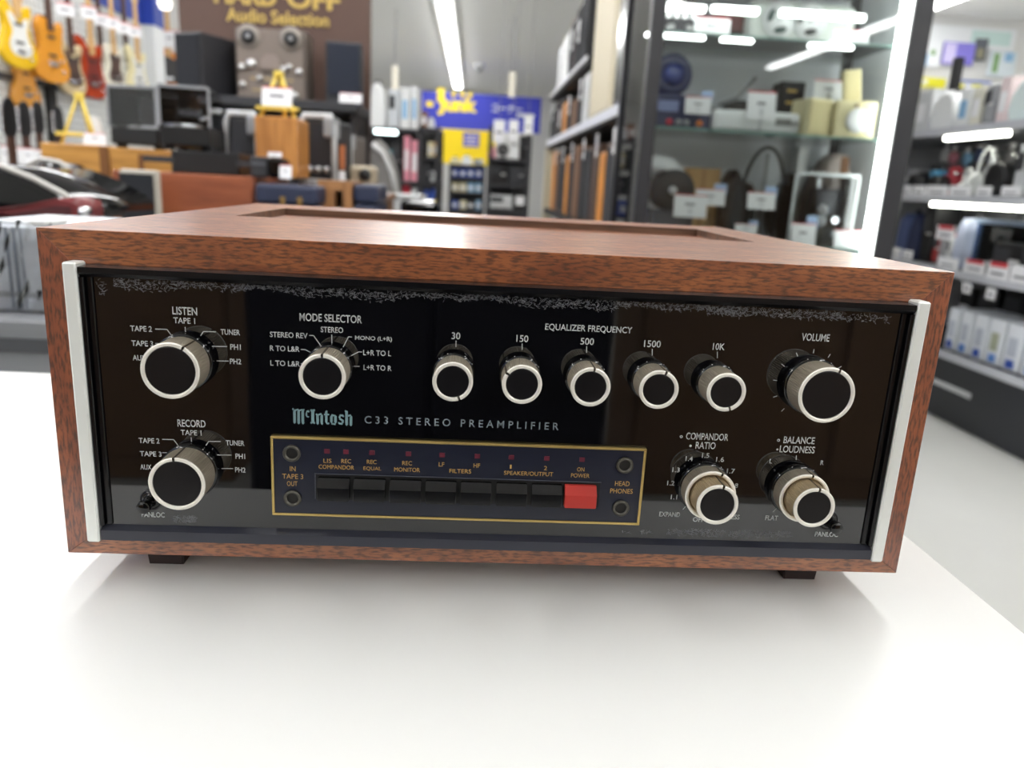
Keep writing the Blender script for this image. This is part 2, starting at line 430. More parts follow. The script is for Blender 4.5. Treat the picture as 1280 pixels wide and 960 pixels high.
letters([('COMPANDOR', 884, 546, 53, 3.9), ('RATIO', 882, 557, 25, 3.9), ('EXPAND', 837, 643, 26, 2.8), ('OFF', 873, 649.5, 14, 2.8), ('COMPRESS', 906, 646, 37, 2.8),
         ('1.1', 842.5, 621.5, 8, 2.7), ('1.2', 838.5, 604, 9, 2.7), ('1.3', 845, 587.5, 9, 2.7), ('1.4', 861.5, 573.5, 9, 2.7), ('1.5', 882, 569.5, 9, 2.7), ('1.6', 900, 574.5, 10, 2.7), ('1.7', 913.5, 589, 10, 2.7), ('1.8', 918, 607, 9, 2.7)],
        ([(857, 633), (853.5, 637)],), lambda: (dot(851.5, 546, 0.0008, 0.0004), dot(863, 557.5, 0.0007)))
letters([('BALANCE', 999, 550.5, 39, 3.9), ('LOUDNESS', 996.5, 562, 44, 3.9), ('FLAT', 964.5, 647.5, 16, 2.8), ('L', 963.5, 576.5, 3, 2.6), ('R', 1027.5, 578.5, 4, 2.6)],
        ([(995.3, 569.5), (995, 575)], [(971, 635), (966, 640)]), lambda: (dot(973, 550.5, 0.0008, 0.0004), dot(971.5, 562, 0.0006)))
mb = MB().use(INKD)
x, z = P(578, 529); text_into(mb, 'C33 STEREO PREAMPLIFIER', x, z, 4.1 * mm, P(699, 529)[0] - P(456, 529)[0], yl, 0.0, 0.01, spacing=1.6)
mb.build('title_lettering', None, amp)

FLK = mat('panel_flaking', (128, 129, 134), 0.55)
mb = MB().use(FLK)
rnd = random.Random(3)
def flake(x, z, s):
    a = rnd.uniform(-0.9, 0.9) + (math.pi / 2 if rnd.random() < .25 else 0); pts = [(x, z)]
    for _ in range(3):
        a += rnd.uniform(-1.1, 1.1); x += s * math.cos(a); z += s * math.sin(a) * 0.8; pts.append((x, z))
    stroke(mb, pts, rnd.uniform(0.10, 0.19) * mm, yl + 0.00004)
for i in range(1650):
    x = rnd.uniform(-0.193, 0.118); zt = 0.1496; dep = 3.6 + 1.2 * math.sin(x * 60) + 0.9 * math.sin(x * 170)
    flake(x, zt - dep * mm * rnd.random() ** 1.2, 0.55 * mm)
for i in range(420):
    x = rnd.uniform(0.1, 0.172); flake(x, 0.1496 - 4.3 * mm * rnd.random(), 0.55 * mm)
for i in range(90):
    x = rnd.uniform(0.165, 0.196); flake(x, 0.1485 - 3.5 * mm * rnd.random(), 0.5 * mm)
for i in range(330): flake(rnd.uniform(0.092, 0.162), 0.0262 - 3.6 * mm * rnd.random() ** 1.3, 0.55 * mm)
for i in range(85): flake(rnd.uniform(-0.1715, -0.159), 0.0256 - 3.0 * mm * rnd.random(), 0.55 * mm)
for i in range(26): flake(rnd.uniform(0.078, 0.084), 0.0252 - 1.8 * mm * rnd.random(), 0.5 * mm)
for i in range(8): flake(rnd.uniform(0.068, 0.073), 0.0240 - 0.6 * mm * rnd.random(), 0.5 * mm)
for i in range(20): flake(rnd.uniform(-0.2005, -0.197), 0.149 - 8 * mm * rnd.random(), 0.6 * mm)
mb.build('panel_flaking', None, amp)

# blackletter maker's name
mb = MB().use(mat('logo_ink', (112, 142, 148), 0.6))
def blackletter(x0, z0, h, width):
    U = {}
    k = 0.22                                            # pen width
    def bar(x, a, b, wd=k):                             # upright with slanted diamond ends
        s = wd * 0.45
        return [(x - wd / 2, a + s), (x, a - s * .3), (x + wd / 2, a + s), (x + wd / 2, b - s * .2), (x, b + s * .5), (x - wd / 2, b - s)]
    def dia(x, z, r=0.13): return [(x - r, z), (x, z - r), (x + r, z), (x, z + r)]
    def ln(a, b, wd=0.1):
        L = math.hypot(b[0] - a[0], b[1] - a[1]); nx, nz = -(b[1] - a[1]) / L * wd / 2, (b[0] - a[0]) / L * wd / 2
        return [(a[0] + nx, a[1] + nz), (b[0] + nx, b[1] + nz), (b[0] - nx, b[1] - nz), (a[0] - nx, a[1] - nz)]
    glyphs = [
        ([bar(.12, .05, .9), bar(.46, .0, .92), bar(.80, .0, .92), ln((.12, .88), (.46, .98), .12), ln((.46, .88), (.8, .98), .12), dia(.02, .98, .1), dia(.12, .05), dia(.46, .02), dia(.82, .02), ln((.80, .92), (.95, 1.0), .1)], 1.0),
        ([bar(.1, .5, .8, .15), ln((.1, .83), (.3, .9), .12), ln((.1, .5), (.32, .46), .1), dia(.3, .84, .08)], .44),
        ([bar(.18, .02, .96, .24), dia(.06, .94, .1), dia(.3, .96, .1), dia(.06, .04, .1), dia(.3, .04, .1)], .48),
        ([bar(.1, .0, .64), bar(.44, .0, .64), ln((.12, .62), (.44, .72), .12), dia(.1, .02, .12), dia(.46, .02, .12), dia(.02, .66, .09)], .66),
        ([bar(.16, .05, .95, .2), ln((-.02, .68), (.4, .68), .11), ln((.16, .04), (.36, .02), .12), dia(.36, .05, .07)], .46),
        ([bar(.12, .08, .62), bar(.46, .06, .6), ln((.12, .66), (.46, .6), .13), ln((.12, .04), (.46, .0), .13)], .68),
        ([ln((.06, .06), (.36, .04), .13), bar(.38, .08, .32, .17), ln((.1, .42), (.4, .28), .14), bar(.12, .42, .62, .17), ln((.12, .66), (.42, .66), .13), dia(.42, .6, .09), dia(.06, .1, .08)], .58),
        ([bar(.12, .0, .98), bar(.48, -.02, .62), ln((.12, .6), (.48, .7), .12), dia(.12, .02, .12), dia(.48, .0, .12), dia(.03, .98, .09)], .68)]
    tot = sum(g[1] for g in glyphs) - 0.05; s = width / tot; x = 0
    for polys, adv in glyphs:
        for i, p in enumerate(polys):
            mb.flat([(x0 + (x + a) * s, yl - 0.00001 * i, z0 + b * h) for a, b in p])
        x += adv
x, z = P(366.5, 528.5); blackletter(x, z, 7.4 * mm, P(441, 529)[0] - x)
mb.build('maker_logo', None, amp)

# knobs
METAL = mat('knob_metal', (204, 193, 174), 0.45, 0.85)
RING = mat('knob_bright_ring', (240, 236, 226), 0.42, 0.45)
CAP = mat('knob_black_cap', (17, 16, 19), 0.3, 0.2)
BRASS = mat('knob_warm_metal', (232, 218, 188), 0.42, 0.5)
def barrel(name, parent, cx, cz, r, y0, y1, ang, metal=METAL, knurl=0.0003, n=None):
    """knurled tube with a bright ring on its face, a recessed black cap and a pointer notch at ang degrees from the top"""
    o = None
    n = n or max(48, int(2 * math.pi * r / 0.0011)) * 2
    mb = MB().use(metal); bm = mb.bm
    def ring(rad, y, kn): return [bm.verts.new((cx + (rad - (kn if i % 2 else 0)) * math.sin(2 * math.pi * i / n), y, cz + (rad - (kn if i % 2 else 0)) * math.cos(2 * math.pi * i / n))) for i in range(n)]
    A, B, C = ring(r * 0.97, y0, 0), ring(r * 0.985, y0 - 0.0005, knurl), ring(r * 0.985, y1 + 0.0012, knurl)
    for Pq, Q in ((A, B), (B, C)):
        for i in range(n): mb._fin([bm.faces.new((Pq[i], Pq[(i + 1) % n], Q[(i + 1) % n], Q[i]))])
    mb._fin([bm.faces.new(A)])
    o = mb.build(name, None, parent)
    mb = MB().use(RING)
    m = 96; gap = 0.028
    prof = [(r * 0.985, y1 + 0.0012), (r, y1 + 0.0009), (r, y1 + 0.0003), (r - 0.0003, y1), (r - 0.0016, y1), (r - 0.0019, y1 + 0.0004), (r - 0.0021, y1 + 0.0012)]
    rows = []
    for i in range(m + 1):
        a = math.radians(ang) + 0.0006 / r + (2 * math.pi - 0.0012 / r) * i / m
        rows.append([mb.bm.verts.new((cx + q * math.sin(a), y, cz + q * math.cos(a))) for q, y in prof])
    for i in range(m):
        for j in range(len(prof) - 1): mb._fin([mb.bm.faces.new((rows[i][j], rows[i + 1][j], rows[i + 1][j + 1], rows[i][j + 1]))], True)
    mb.build('face_ring', None, o)
    mb = MB().use(mat('pointer_groove', (60, 48, 30), 0.5))
    a = math.radians(ang); M = Matrix.Translation((cx, 0, cz)) @ Matrix.Rotation(a, 4, 'Y')
    mb.box(-0.0004, 0.0004, y1 + 0.0010, y0 - 0.0006, r * 0.97, r * 0.992, 0, M)
    mb.build('pointer_line', None, o)
    return o
def cap(o, cx, cz, r, y1):
    MB().use(CAP).lathe([(0, 0.0004), (r * 0.5, 0.0004), (r - 0.0032, 0.0004), (r - 0.0026, 0.0004), (r - 0.0022, 0.0004), (r - 0.0020, 0.0007), (r - 0.0020, 0.0014)], 'y', (cx, y1, cz), 64).build('face_cap', None, o)
def skirt(o, cx, cz, r, dots=None):
    mb = MB().use(BLACKG).lathe([(r - .0006, YP), (r, YP - 0.0008), (r, YP - 0.0048), (r - .0006, YP - 0.0056), (0, YP - 0.0056)], 'y', (cx, 0, cz), 48)
    mb.build('skirt', None, o)
    if dots:
        m2 = MB().use(mat('white_dot', (205, 205, 205), 0.4))
        for a in dots:
            a = math.radians(a); m2.lathe([(0, -0.0003), (0.00035, -0.0001), (0.00035, 0.0)], 'y', (cx + (r - .0002) * math.sin(a), YP - 0.0048, cz + (r - .0002) * math.cos(a)), 8)
        m2.build('skirt_dots', None, o)  # small white dots on the front rim of the skirt
YK = -0.028
def knob(cx, cz, r, ang, sk=1.06, dots=(-18, 32)):
    o = barrel('knob', amp, cx, cz, r, YP - 0.0056, YK, ang); cap(o, cx, cz, r, YK); skirt(o, cx, cz, r * sk, dots); return o
knob(-0.160, 0.1103, 0.0137, 30); knob(-0.0889, 0.1103, 0.0112, 0)
for x, a in ((-0.0266, 158), (0.0070, -55), (0.0406, 8), (0.0744, 18), (0.1082, 162)): knob(x, 0.1103, 0.0098, a, 1.08, (-45, -18, 32, 60))
knob(0.159, 0.1108, 0.0143, 20); knob(-0.160, 0.0530, 0.0137, -4)
for x, a1, a2 in ((0.109, 22, 12), (0.1592, 12, 8)):
    o = barrel('dual_knob', amp, x, 0.0528, 0.0134, YP - 0.0056, -0.0215, a1, METAL); skirt(o, x, 0.0528, 0.0142, (-18, 32))
    MB().use(mat('knob_floor', (160, 140, 108), 0.5, 0.6)).lathe([(0.0118, 0.0016), (0.0080, 0.0020), (0.0080, 0.004)], 'y', (x, -0.0208, 0.0528), 64).build('inner_floor', None, o)
    o2 = barrel('top_knob', o, x, 0.0528, 0.0107, -0.0190, -0.0335, a2, mat('knob_inner', (196, 178, 146), 0.45, 0.8))
    MB().use(CAP).lathe([(0, 0.0004), (0.005, 0.0004), (0.0076, 0.0004), (0.0082, 0.0004), (0.0085, 0.0004), (0.0087, 0.0007), (0.0087, 0.0014)], 'y', (x, -0.0335, 0.0528), 64).build('top_cap', None, o)
# panel lock buttons
for u, v in ((189.5, 624.5), (1034.5, 650)):
    q = Wy(u, v, YP); x, z = q.x, q.z - ZB
    o = MB().use(BLACKG).lathe([(0.0050, YP), (0.0050, YP - 0.0012), (0.0042, YP - 0.0014), (0.0031, YP - 0.0016), (0.0029, YP - 0.0085), (0.0034, YP - 0.0092), (0.0034, YP - 0.0112), (0.0029, YP - 0.0118), (0, YP - 0.0118)], 'y', (x, 0, z), 32).build('panel_lock_button', None, amp)
    MB().use(mat('dull_ring', (70, 70, 72), 0.35, 0.6)).lathe([(0.0058, YP), (0.0058, YP - 0.0009), (0.0051, YP - 0.0009), (0.0051, YP)], 'y', (x, 0, z), 32).build('collar', None, o)

# the button plate
PLATE = mat('button_plate', (22, 26, 42), 0.3)
pl = MB().use(PLATE).box(-0.1180, 0.0752, -0.0078, YP, 0.0302, 0.0716).build('button_plate', None, amp)
mb = MB().use(mat('gold_border', (205, 178, 110), 0.35, 0.75))
x0, x1, z0, z1, bw = -0.1192, 0.0764, 0.0290, 0.0728, 0.0013
mb.box(x0, x1, -0.0086, YP, z1 - bw, z1, .0003).box(x0, x1, -0.0086, YP, z0, z0 + bw, .0003).box(x0, x0 + bw, -0.0086, YP, z0 + bw, z1 - bw, .0003).box(x1 - bw, x1, -0.0086, YP, z0 + bw, z1 - bw, .0003)
mb.build('gold_border', None, pl)
MB().use(mat('slot_black', (6, 6, 7), 0.5)).box(-0.0965, 0.0532, -0.0081, -0.0075, 0.0389, 0.0528).build('button_slot', None, pl)
mb = MB().use(mat('slot_edge', (70, 72, 82), 0.3)).box(-0.0970, 0.0537, -0.0083, -0.0075, 0.0528, 0.0532).box(-0.0970, -0.0965, -0.0083, -0.0075, 0.0389, 0.0528)
mb.build('slot_edge', None, pl)
BTN = mat('push_button_black', (13, 13, 15), 0.12); BTR = mat('push_button_red', (178, 50, 42), 0.35)
for i, (a, b) in enumerate(((399.3, 438.6), (443.7, 482.5), (488.2, 527), (532.5, 570.4), (576, 613.6), (620, 657.8), (664, 701.2), (704.6, 744))):
    xa, xb = P(a, 610)[0], P(b, 610)[0]
    red = i == 7
    yf = -0.0135
    mb = MB().use(BTR if red else BTN).poly([(-0.0078, 0.0516), (-0.0098, 0.0514), (yf, 0.0472), (yf, 0.0402), (-0.0078, 0.0402)], 'x', xa, xb, 0.0003)
    o = mb.build('push_button', None, amp)
    if red: o['label'] = 'red power push button'
JR = mat('jack_nickel', (88, 86, 80), 0.4, 0.8)
for u, v in ((366, 565), (367, 621), (780, 580), (775, 633.3)):
    x, z = P(u, v)
    o = MB().use(JR).lathe([(0.0046, -0.0078), (0.0046, -0.0088), (0.0040, -0.0094), (0.0032, -0.0094), (0.0030, -0.0079)], 'y', (x, 0, z), 32).build('jack_socket', None, amp)
    MB().use(mat('jack_bore', (16, 15, 13), 0.5)).lathe([(0.0030, -0.0080), (0, -0.0079)], 'y', (x, 0, z), 24).build('bore', None, o)
LEDM = mat('indicator_dark_red', (92, 26, 44), 0.4)
for x in (-90.5, -80.8, -67.4, -48.6, -31.1, -12.7, 5.1, 23.8, 42.5):
    MB().use(LEDM).box(x * mm - 0.0014, x * mm + 0.0014, -0.0081, -0.0077, 0.0643, 0.0667).build('indicator_lamp', None, amp)
mb = MB().use(mat('gold_lettering', (190, 150, 84), 0.5))
yg = -0.0080
def TG(s, u, v, wpx, h=2.3):
    x, z = P(u, v); d = P(u + wpx / 2, v)[0] - P(u - wpx / 2, v)[0]
    text_into(mb, s, x, z, h * mm, d, yg)
for a in (('LIS', 410.2, 574.5, 10), ('REC', 433.5, 575, 12), ('COMPANDOR', 421.3, 582.5, 44), ('REC', 465.2, 576, 12), ('EQUAL', 466, 584.5, 22), ('REC', 509.3, 577.5, 12), ('MONITOR', 509.3, 585.7, 32),
          ('LF', 552.2, 579, 7), ('FILTERS', 575.5, 587.5, 27), ('HF', 596, 580.5, 8), ('1', 638.2, 582, 2), ('SPEAKER/OUTPUT', 660.5, 590.5, 61), ('2', 681.5, 583.7, 4), ('ON', 725.3, 585.3, 9), ('POWER', 724.7, 593, 23),
          ('IN', 367, 584.5, 7, 2.7), ('TAPE 3', 367, 594, 26, 2.7), ('OUT', 366.3, 603, 13, 2.7), ('HEAD', 777, 603, 18, 2.7), ('PHONES', 776, 612.3, 28, 2.7)):
    TG(*a)
mb.build('gold_lettering', None, pl)

# ================================================================== the guitar wall and the stands beyond the table
def price_card(u0, v0, u1, v1, y, label, z0=None, tilt=12, blue=False, group='price cards', band=True):
    """white price card on a small folded foot, standing on y (front towards the table)"""
    x0, x1, za, zb = rect(u0, v0, u1, v1, y)
    if z0 is None: z0 = za
    up = za - z0
    if up < 0.012: up = 0.0
    h = zb - z0 - up
    o = thing('price_card', label, 'price card', ((x0 + x1) / 2, y, z0), 0, group)
    wd = (x1 - x0) / 2; th = math.radians(-tilt)
    M = Matrix.Translation((0, 0, up)) @ Matrix.Rotation(th, 4, 'X')
    mb = MB().use(WHITE).box(-wd, wd, 0, 0.0012, 0, h, 0, M)
    if band: mb.use(RED).box(-wd, wd, -0.0006, 0, h * 0.95, h, 0, M)
    mb.use(GREYINK)
    for a, b, c, d in ((-.32, .28, .52, .62),): mb.box(a * wd, b * wd, -0.0005, 0, c * h, d * h, 0, M)
    mb.build('card', None, o)
    mb = MB().use(CLEAR).box(-wd * .7, wd * .7, 0.0014, 0.02, 0, 0.0015)
    if up: mb.box(-wd * .12, wd * .12, 0.0014, 0.0034, 0.0015, up + h * .4)
    mb.build('holder', None, o)
    if blue: MB().use(BLUECARD).box(wd * 0.25, wd * 1.1, 0.004, 0.005, h * 0.75, h * 1.35, 0, M).build('blue_tab', None, o)
    return o
def pbox(name, label, cat, u0, v0, u1, v1, y, dep, m, z0=None, bev=0.004, group=None):
    x0, x1, za, zb = rect(u0, v0, u1, v1, y)
    if z0 is not None: za = z0
    o = thing(name, label, cat, ((x0 + x1) / 2, y, za), 0, group)
    return o, (x1 - x0) / 2, zb - za, dep

# ---- guitar wall: white wire grid on a partition that runs away from the camera
GX = -3.1
BLUEB = mat('blue_band', (36, 66, 168), 0.5)
qe = Wx(190, 36, GX); zb_, ye = qe.z, qe.y
struct(MB().use(gridmat('wire_grid', (222, 224, 222), (160, 162, 162), 20, 20, 0.16)).box(GX - 0.12, GX, -3.5, ye, 0, zb_).build('trim_1'))
struct(MB().use(BLUEB).box(GX - 0.12, GX + 0.01, -3.5, ye, zb_, zb_ + .42).build('trim_2'))
struct(MB().use(WALLM).box(GX - 0.12, GX, -3.5, ye, zb_ + .42, CEIL).build('trim_3'))
struct(MB().use(WHITEP).box(GX - 0.14, GX + 0.10, ye - .22, ye, 0, zb_ - .0).build('trim_4'))
struct(MB().use(BLUEB).box(GX - 0.14, GX + 0.11, ye - .23, ye + .01, zb_, zb_ + .5).build('trim_5'))
RAILB = mat('dark_rail', (52, 54, 58), 0.5)
q = Wx(50, 105, GX); zr = q.z
o = thing('wall_rail', 'dark horizontal rail across the white wire grid under the hanging guitars', 'rail', (GX, 2.5, zr))
MB().use(RAILB).box(0, 0.03, -1.5, 4.0, -0.02, 0.02, .004).build('bar', None, o)
q = Wx(60, 125, GX); yu = q.y
o = thing('wall_upright', 'black upright post on the white wire grid below the gold electric guitar', 'post', (GX, yu, 0))
MB().use(BLACKM).box(0, 0.04, -0.05, 0.05, 0, 1.9, .004).build('upright', None, o)

STRAT = smooth_outline([(.03, .13), (.07, .17), (.125, .19), (.13, .15), (.105, .08), (.1, .02), (.125, -.05), (.16, -.12), (.14, -.19), (.07, -.22), (-.02, -.225), (-.1, -.21), (-.155, -.15), (-.15, -.07), (-.11, 0), (-.105, .06), (-.135, .13), (-.155, .2), (-.13, .235), (-.08, .2), (-.03, .14)], 3)
SINGLE = smooth_outline([(.03, .15), (.06, .13), (.1, .17), (.125, .15), (.115, .08), (.095, .02), (.115, -.05), (.165, -.12), (.15, -.2), (.07, -.235), (-.07, -.235), (-.15, -.2), (-.165, -.12), (-.115, -.05), (-.095, .02), (-.115, .09), (-.11, .16), (-.07, .19), (-.03, .17)], 3)
TELE = smooth_outline([(.03, .16), (.06, .14), (.1, .18), (.13, .16), (.12, .08), (.1, .02), (.12, -.06), (.16, -.12), (.14, -.2), (.07, -.22), (-.07, -.22), (-.14, -.2), (-.16, -.12), (-.12, -.05), (-.1, .03), (-.12, .12), (-.1, .18), (-.05, .18)], 3)
NECKM = mat('maple_neck', (205, 165, 110), 0.4); ROSEM = mat('rosewood', (74, 46, 34), 0.5); CHROME = mat('chrome', (215, 215, 218), 0.15, 1.0)
def guitar(outline, body_m, guard_m, neck_m, label, loc, rz, head_m=None, rx=0.0, group='guitars on the wire grid wall', pick=True, scale=1.0):
    o = thing('electric_guitar', label, 'guitar', loc, 0, group)
    o.rotation_euler = (rx, 0, rz); o.scale = (scale,) * 3
    b = MB().use(body_m).poly(outline, 'y', -0.022, 0.022, 0.006, None, True).build('body', None, o)
    if pick:
        g = [(x * .62 + .012, z * .62 - .01) for x, z in outline if True]
        MB().use(guard_m).poly(g, 'y', -0.0245, -0.0215).build('pickguard', None, b)
    for z in (0.06, -0.06): MB().use(BLACK).box(-0.035, 0.035, -0.032, -0.022, z - 0.009, z + 0.009, 0.003).build('pickup', None, b)
    MB().use(CHROME).box(-0.04, 0.04, -0.034, -0.022, -0.13, -0.10, 0.003).build('bridge', None, b)
    for x, z in ((.08, -.09), (.09, -.16)): MB().use(CHROME).lathe([(0.011, -0.020), (0.010, -0.036), (0, -0.036)], 'y', (x, 0, z), 12).build('control_knob', None, b)
    MB().use(neck_m).poly([(-0.027, .1), (.027, .1), (.021, .62), (-.021, .62)], 'y', -0.034, -0.012, 0.003).build('neck', None, o)
    h = MB().use(head_m or neck_m).poly(smooth_outline([(-.021, .62), (.021, .62), (.045, .66), (.04, .78), (.0, .81), (-.035, .76), (-.04, .66)], 2), 'y', -0.03, -0.014).build('headstock', None, o)
    mb = MB().use(CHROME)
    for i in range(6): mb.lathe([(0.009, -0.03), (0.009, -0.01), (0, -0.01)], 'y', (-0.045 + .004 * (i % 2), 0, .65 + i * .022), 8)
    mb.build('tuners', None, h)
    return o
YEL = mat('butterscotch_yellow', (232, 188, 20), 0.15); AMB = mat('amber_top', (222, 150, 48), 0.15); TANW = mat('tan_ash', (214, 150, 66), 0.25)
SUN = mat('sunburst_orange', (176, 62, 28), 0.15); OFFW = mat('offwhite_gloss', (226, 222, 205), 0.2); NAT = mat('natural_pale', (200, 180, 140), 0.3)
WGUARD = mat('pearl_guard', (232, 232, 228), 0.3); DGUARD = mat('dark_guard', (40, 36, 34), 0.4)
def hang(u, v, out=0.14): 
    q = Wx(u, v, GX + out); return (q.x, q.y, q.z)
RZ = math.radians(77)
guitar(STRAT, YEL, WGUARD, NECKM, 'bright yellow electric guitar with a white guard high on the wire grid wall', hang(20, 42), RZ, scale=.92)
guitar(TELE, TANW, DGUARD, NECKM, 'tan electric guitar with dark pickups hanging lowest on the wire grid wall', hang(30, 101, .055), RZ, pick=False, scale=.78)
guitar(SINGLE, AMB, mat('cream_guard', (235, 205, 150), 0.3), ROSEM, 'amber single cutaway electric guitar between the yellow guitar and the pale one', hang(61, 58), RZ, pick=False, scale=.98)
guitar(STRAT, NAT, ROSEM, ROSEM, 'pale worn electric guitar with a dark red guard behind the amber one', hang(88, 84), RZ, scale=.85)
guitar(STRAT, SUN, mat('tort_guard', (120, 40, 30), 0.3), NECKM, 'orange sunburst electric guitar on the wire grid wall', hang(113, 86), RZ, scale=.95)
guitar(STRAT, OFFW, WGUARD, ROSEM, 'white electric guitar tucked behind the orange sunburst one', hang(125, 84, .06), RZ, scale=.85)
guitar(TELE, OFFW, ROSEM, NECKM, 'white electric guitar with a brown guard in the far row of the grid wall', hang(141, 82), RZ, scale=.85)
guitar(SINGLE, mat('grey_white_body', (218, 220, 214), 0.3), WGUARD, ROSEM, 'greyish white guitar body above the nearer turntable lid', hang(157, 94, .06), RZ, scale=.95)
guitar(STRAT, mat('ivory_body', (235, 225, 180), 0.3), WGUARD, NECKM, 'ivory electric guitar hanging last before the white end post', hang(171, 90, .2), RZ, scale=.85)
# cards over the far guitars
for i, (u0, v0, u1, v1, lab) in enumerate(((106, 8, 118, 24, 'white tag on the neck of the orange sunburst guitar'), (122, 18, 134, 32, 'white price card over the white guitars, nearest of its row'), (134, 22, 148, 36, 'white price card over the white guitars, second of its row'),
        (148, 28, 161, 42, 'white price card over the white guitars, third of its row'), (161, 33, 175, 46, 'white price card over the ivory guitar by the white end post'), (78, 4, 86, 20, 'white tag on the neck of the pale worn guitar'))):
    oo = 0.24 if i == 5 else 0.30; a = Wx((u0 + u1) / 2, v1, GX + oo); b = Wx((u0 + u1) / 2, v0, GX + oo); h = b.z - a.z
    o = thing('price_card', lab, 'price card', (a.x, a.y, a.z), math.radians(45), 'guitar price cards')
    MB().use(WHITE).box(-.055, .055, 0, .002, 0, h).use(RED).box(-.055, .055, -.001, 0, h * .9, h).use(GREYINK).box(-.03, .03, -.001, 0, h * .4, h * .55).build('card', None, o)
    MB().use(CHROME).tube([(0, .004, h * .9), (-.06, .10, h * 1.05), (-.10, .16, h * 1.05)], .003).build('peg', None, o)
# guitars on the wall further back
struct(MB().use(WALLM).box(-6, -2.9, 8.6, 8.7, 0, CEIL).build('wall_rear_left'))
def backg(u, v, y=8.45):
    q = Wy(u, v, y); return (q.x, q.y, q.z)
guitar(SINGLE, mat('amber_burst', (214, 130, 50), 0.2), DGUARD, NECKM, 'orange guitar with a black guard beside the tall black speaker', backg(213, 84, 8.47), 0, head_m=NECKM)
guitar(TELE, mat('peach_body', (232, 190, 160), 0.3), WGUARD, NECKM, 'peach guitar below the orange one beside the tall black speaker', backg(214, 124, 8.56), 0, pick=False, scale=.9)
c = price_card(200, 38, 224, 60, 8.3, 'white price card over the orange guitar beside the tall black speaker', group='guitar price cards', tilt=0)
MB().use(CHROME).tube([(-.09, .003, .19), (-.26, .05, .19), (-.26, .299, .19)], .004, 6).build('peg', None, c)
o = thing('round_lamp', 'small round white lamp hanging from the ceiling above the far guitars', 'lamp', (Wy(206, 4, 6.0).x, 6.0, Wy(206, 4, 6.0).z))
MB().use(mat('lamp_glow', (255, 252, 245), .5, emit=1.5)).lathe([(0, -.05), (.035, -.04), (.05, 0), (.035, .04), (0, .05)], 'z', (0, 0, 0), 20).build('globe', None, o)
MB().use(WHITEP)  .cyl(.012, .045, CEIL - o.location.z, 'z', (0, 0, 0), 10).build('stem', None, o)

# row of guitars on floor stands, only their heads show above the black cases
for i, (u, v) in enumerate(((6, 150), (26, 152), (43, 150), (69, 154))):
    q = Wy(u, v, 3.9 + .46 * i)
    o = guitar(STRAT, BLACKG, WGUARD, ROSEM, ('black headed guitar on a floor stand, nearest the picture edge behind the black cases', 'dark guitar neck standing second from the edge behind the black cases',
        'dark guitar neck standing third from the edge behind the black cases', 'dark guitar neck standing beside the black wall upright')[i], (q.x, q.y, q.z - .70), math.radians(78), head_m=BLACK, group='guitars on floor stands')
    o2 = thing('guitar_stand', 'black floor stand under a dark guitar, ' + ('nearest the picture edge', 'second from the edge', 'third from the edge', 'beside the wall upright')[i], 'stand', (q.x - .12, q.y, 0), math.radians(78), 'guitar floor stands')
    zt = q.z - .70 - .2
    mb = MB().use(BLACKM).tube([(0, 0, 0.0), (0, 0, zt)], .012)
    mb.build('pole', None, o2)
    MB().use(BLACKM).box(-.1, .1, -.16, .0, zt - .03, zt - .025, .002).build('cradle', None, o2)
    for s in (-1, 1): MB().use(BLACKM).tube([(0, 0, .12), (s * .16, .1, .006)], .009).build('leg', None, o2)
for i, (u0, v0, u1, v1) in enumerate(((0, 182, 12, 204), (13, 184, 27, 203), (28, 185, 42, 204), (43, 187, 56, 206))):
    q = Wy((u0 + u1) / 2, v1, 4.2)
    x0, x1, z0, z1 = rect(u0, v0, u1, v1, 4.2)
    if i == 0:
        rk = thing('card_rail', 'low white rail carrying price cards in front of the standing guitars', 'rail', (x0 - .1, 4.22, 0))
        MB().use(LGREY).box(0, .42, 0, .02, z0 - .05, z0, .003).build('ledge', None, rk)
        for xx in (.02, .40): MB().use(LGREY).box(xx - .01, xx + .01, 0, .02, 0, z0 - .05).build('leg', None, rk)
        zc = z0
    price_card(u0, v0, u1, v1, 4.22, 'white price card on the low rail, ' + ('nearest the picture edge', 'second from the edge', 'third from the edge', 'beside the tan cabinet')[i], z0=zc, tilt=4, group='cards on the low rail')

# ---- brown display wall with shelf, speakers and tape deck
BROWN = mat('brown_board', (92, 68, 58), 0.6)
YB = 4.45
x0, x1, _, _ = rect(225, 60, 462, 60, YB)
o = thing('display_board', 'tall brown board with gold lettering behind the tape deck', 'display board', ((x0 + x1) / 2, YB, 0))
hw = (x1 - x0) / 2
bd = MB().use(BROWN).box(-hw, hw, 0, .08, 0, 2.75, .004).build('board', None, o)
mb = MB().use(mat('gold_letters', (208, 176, 92), .4)); cx0 = (x0 + x1) / 2
def TS(mb, s, u, v, wpx, hpx, y, bold=0.0):
    q = Wy(u, v, y); a = Wy(u - wpx / 2, v, y); b = Wy(u + wpx / 2, v, y); h = Wy(u, v - hpx / 2, y).z - Wy(u, v + hpx / 2, y).z
    text_into(mb, s, q.x - cx0, q.z, h, b.x - a.x, -.004, 0.003, bold)
TS(mb, 'HARD', 307, -6, 78, 24, YB, .03); TS(mb, '-', 357, -4, 8, 4, YB, .02); TS(mb, 'OFF', 392, 0, 66, 24, YB, .03)
TS(mb, 'Audio Selection', 347.5, 22, 128, 17, YB, .02)
mb.build('gold_lettering', None, bd)
q0 = Wy(330, 127, 4.2); zs = q0.z
xs0, xs1 = Wy(236, 127, 4.1).x, Wy(452, 130, 4.1).x
sh = thing('black_shelf', 'black shelf with slanted ends in front of the brown board', 'shelf', (0, 0, 0))
MB().use(CHAR).box(xs0, xs1, 3.95, 4.44, zs - .045, zs, .004).build('top', None, sh)
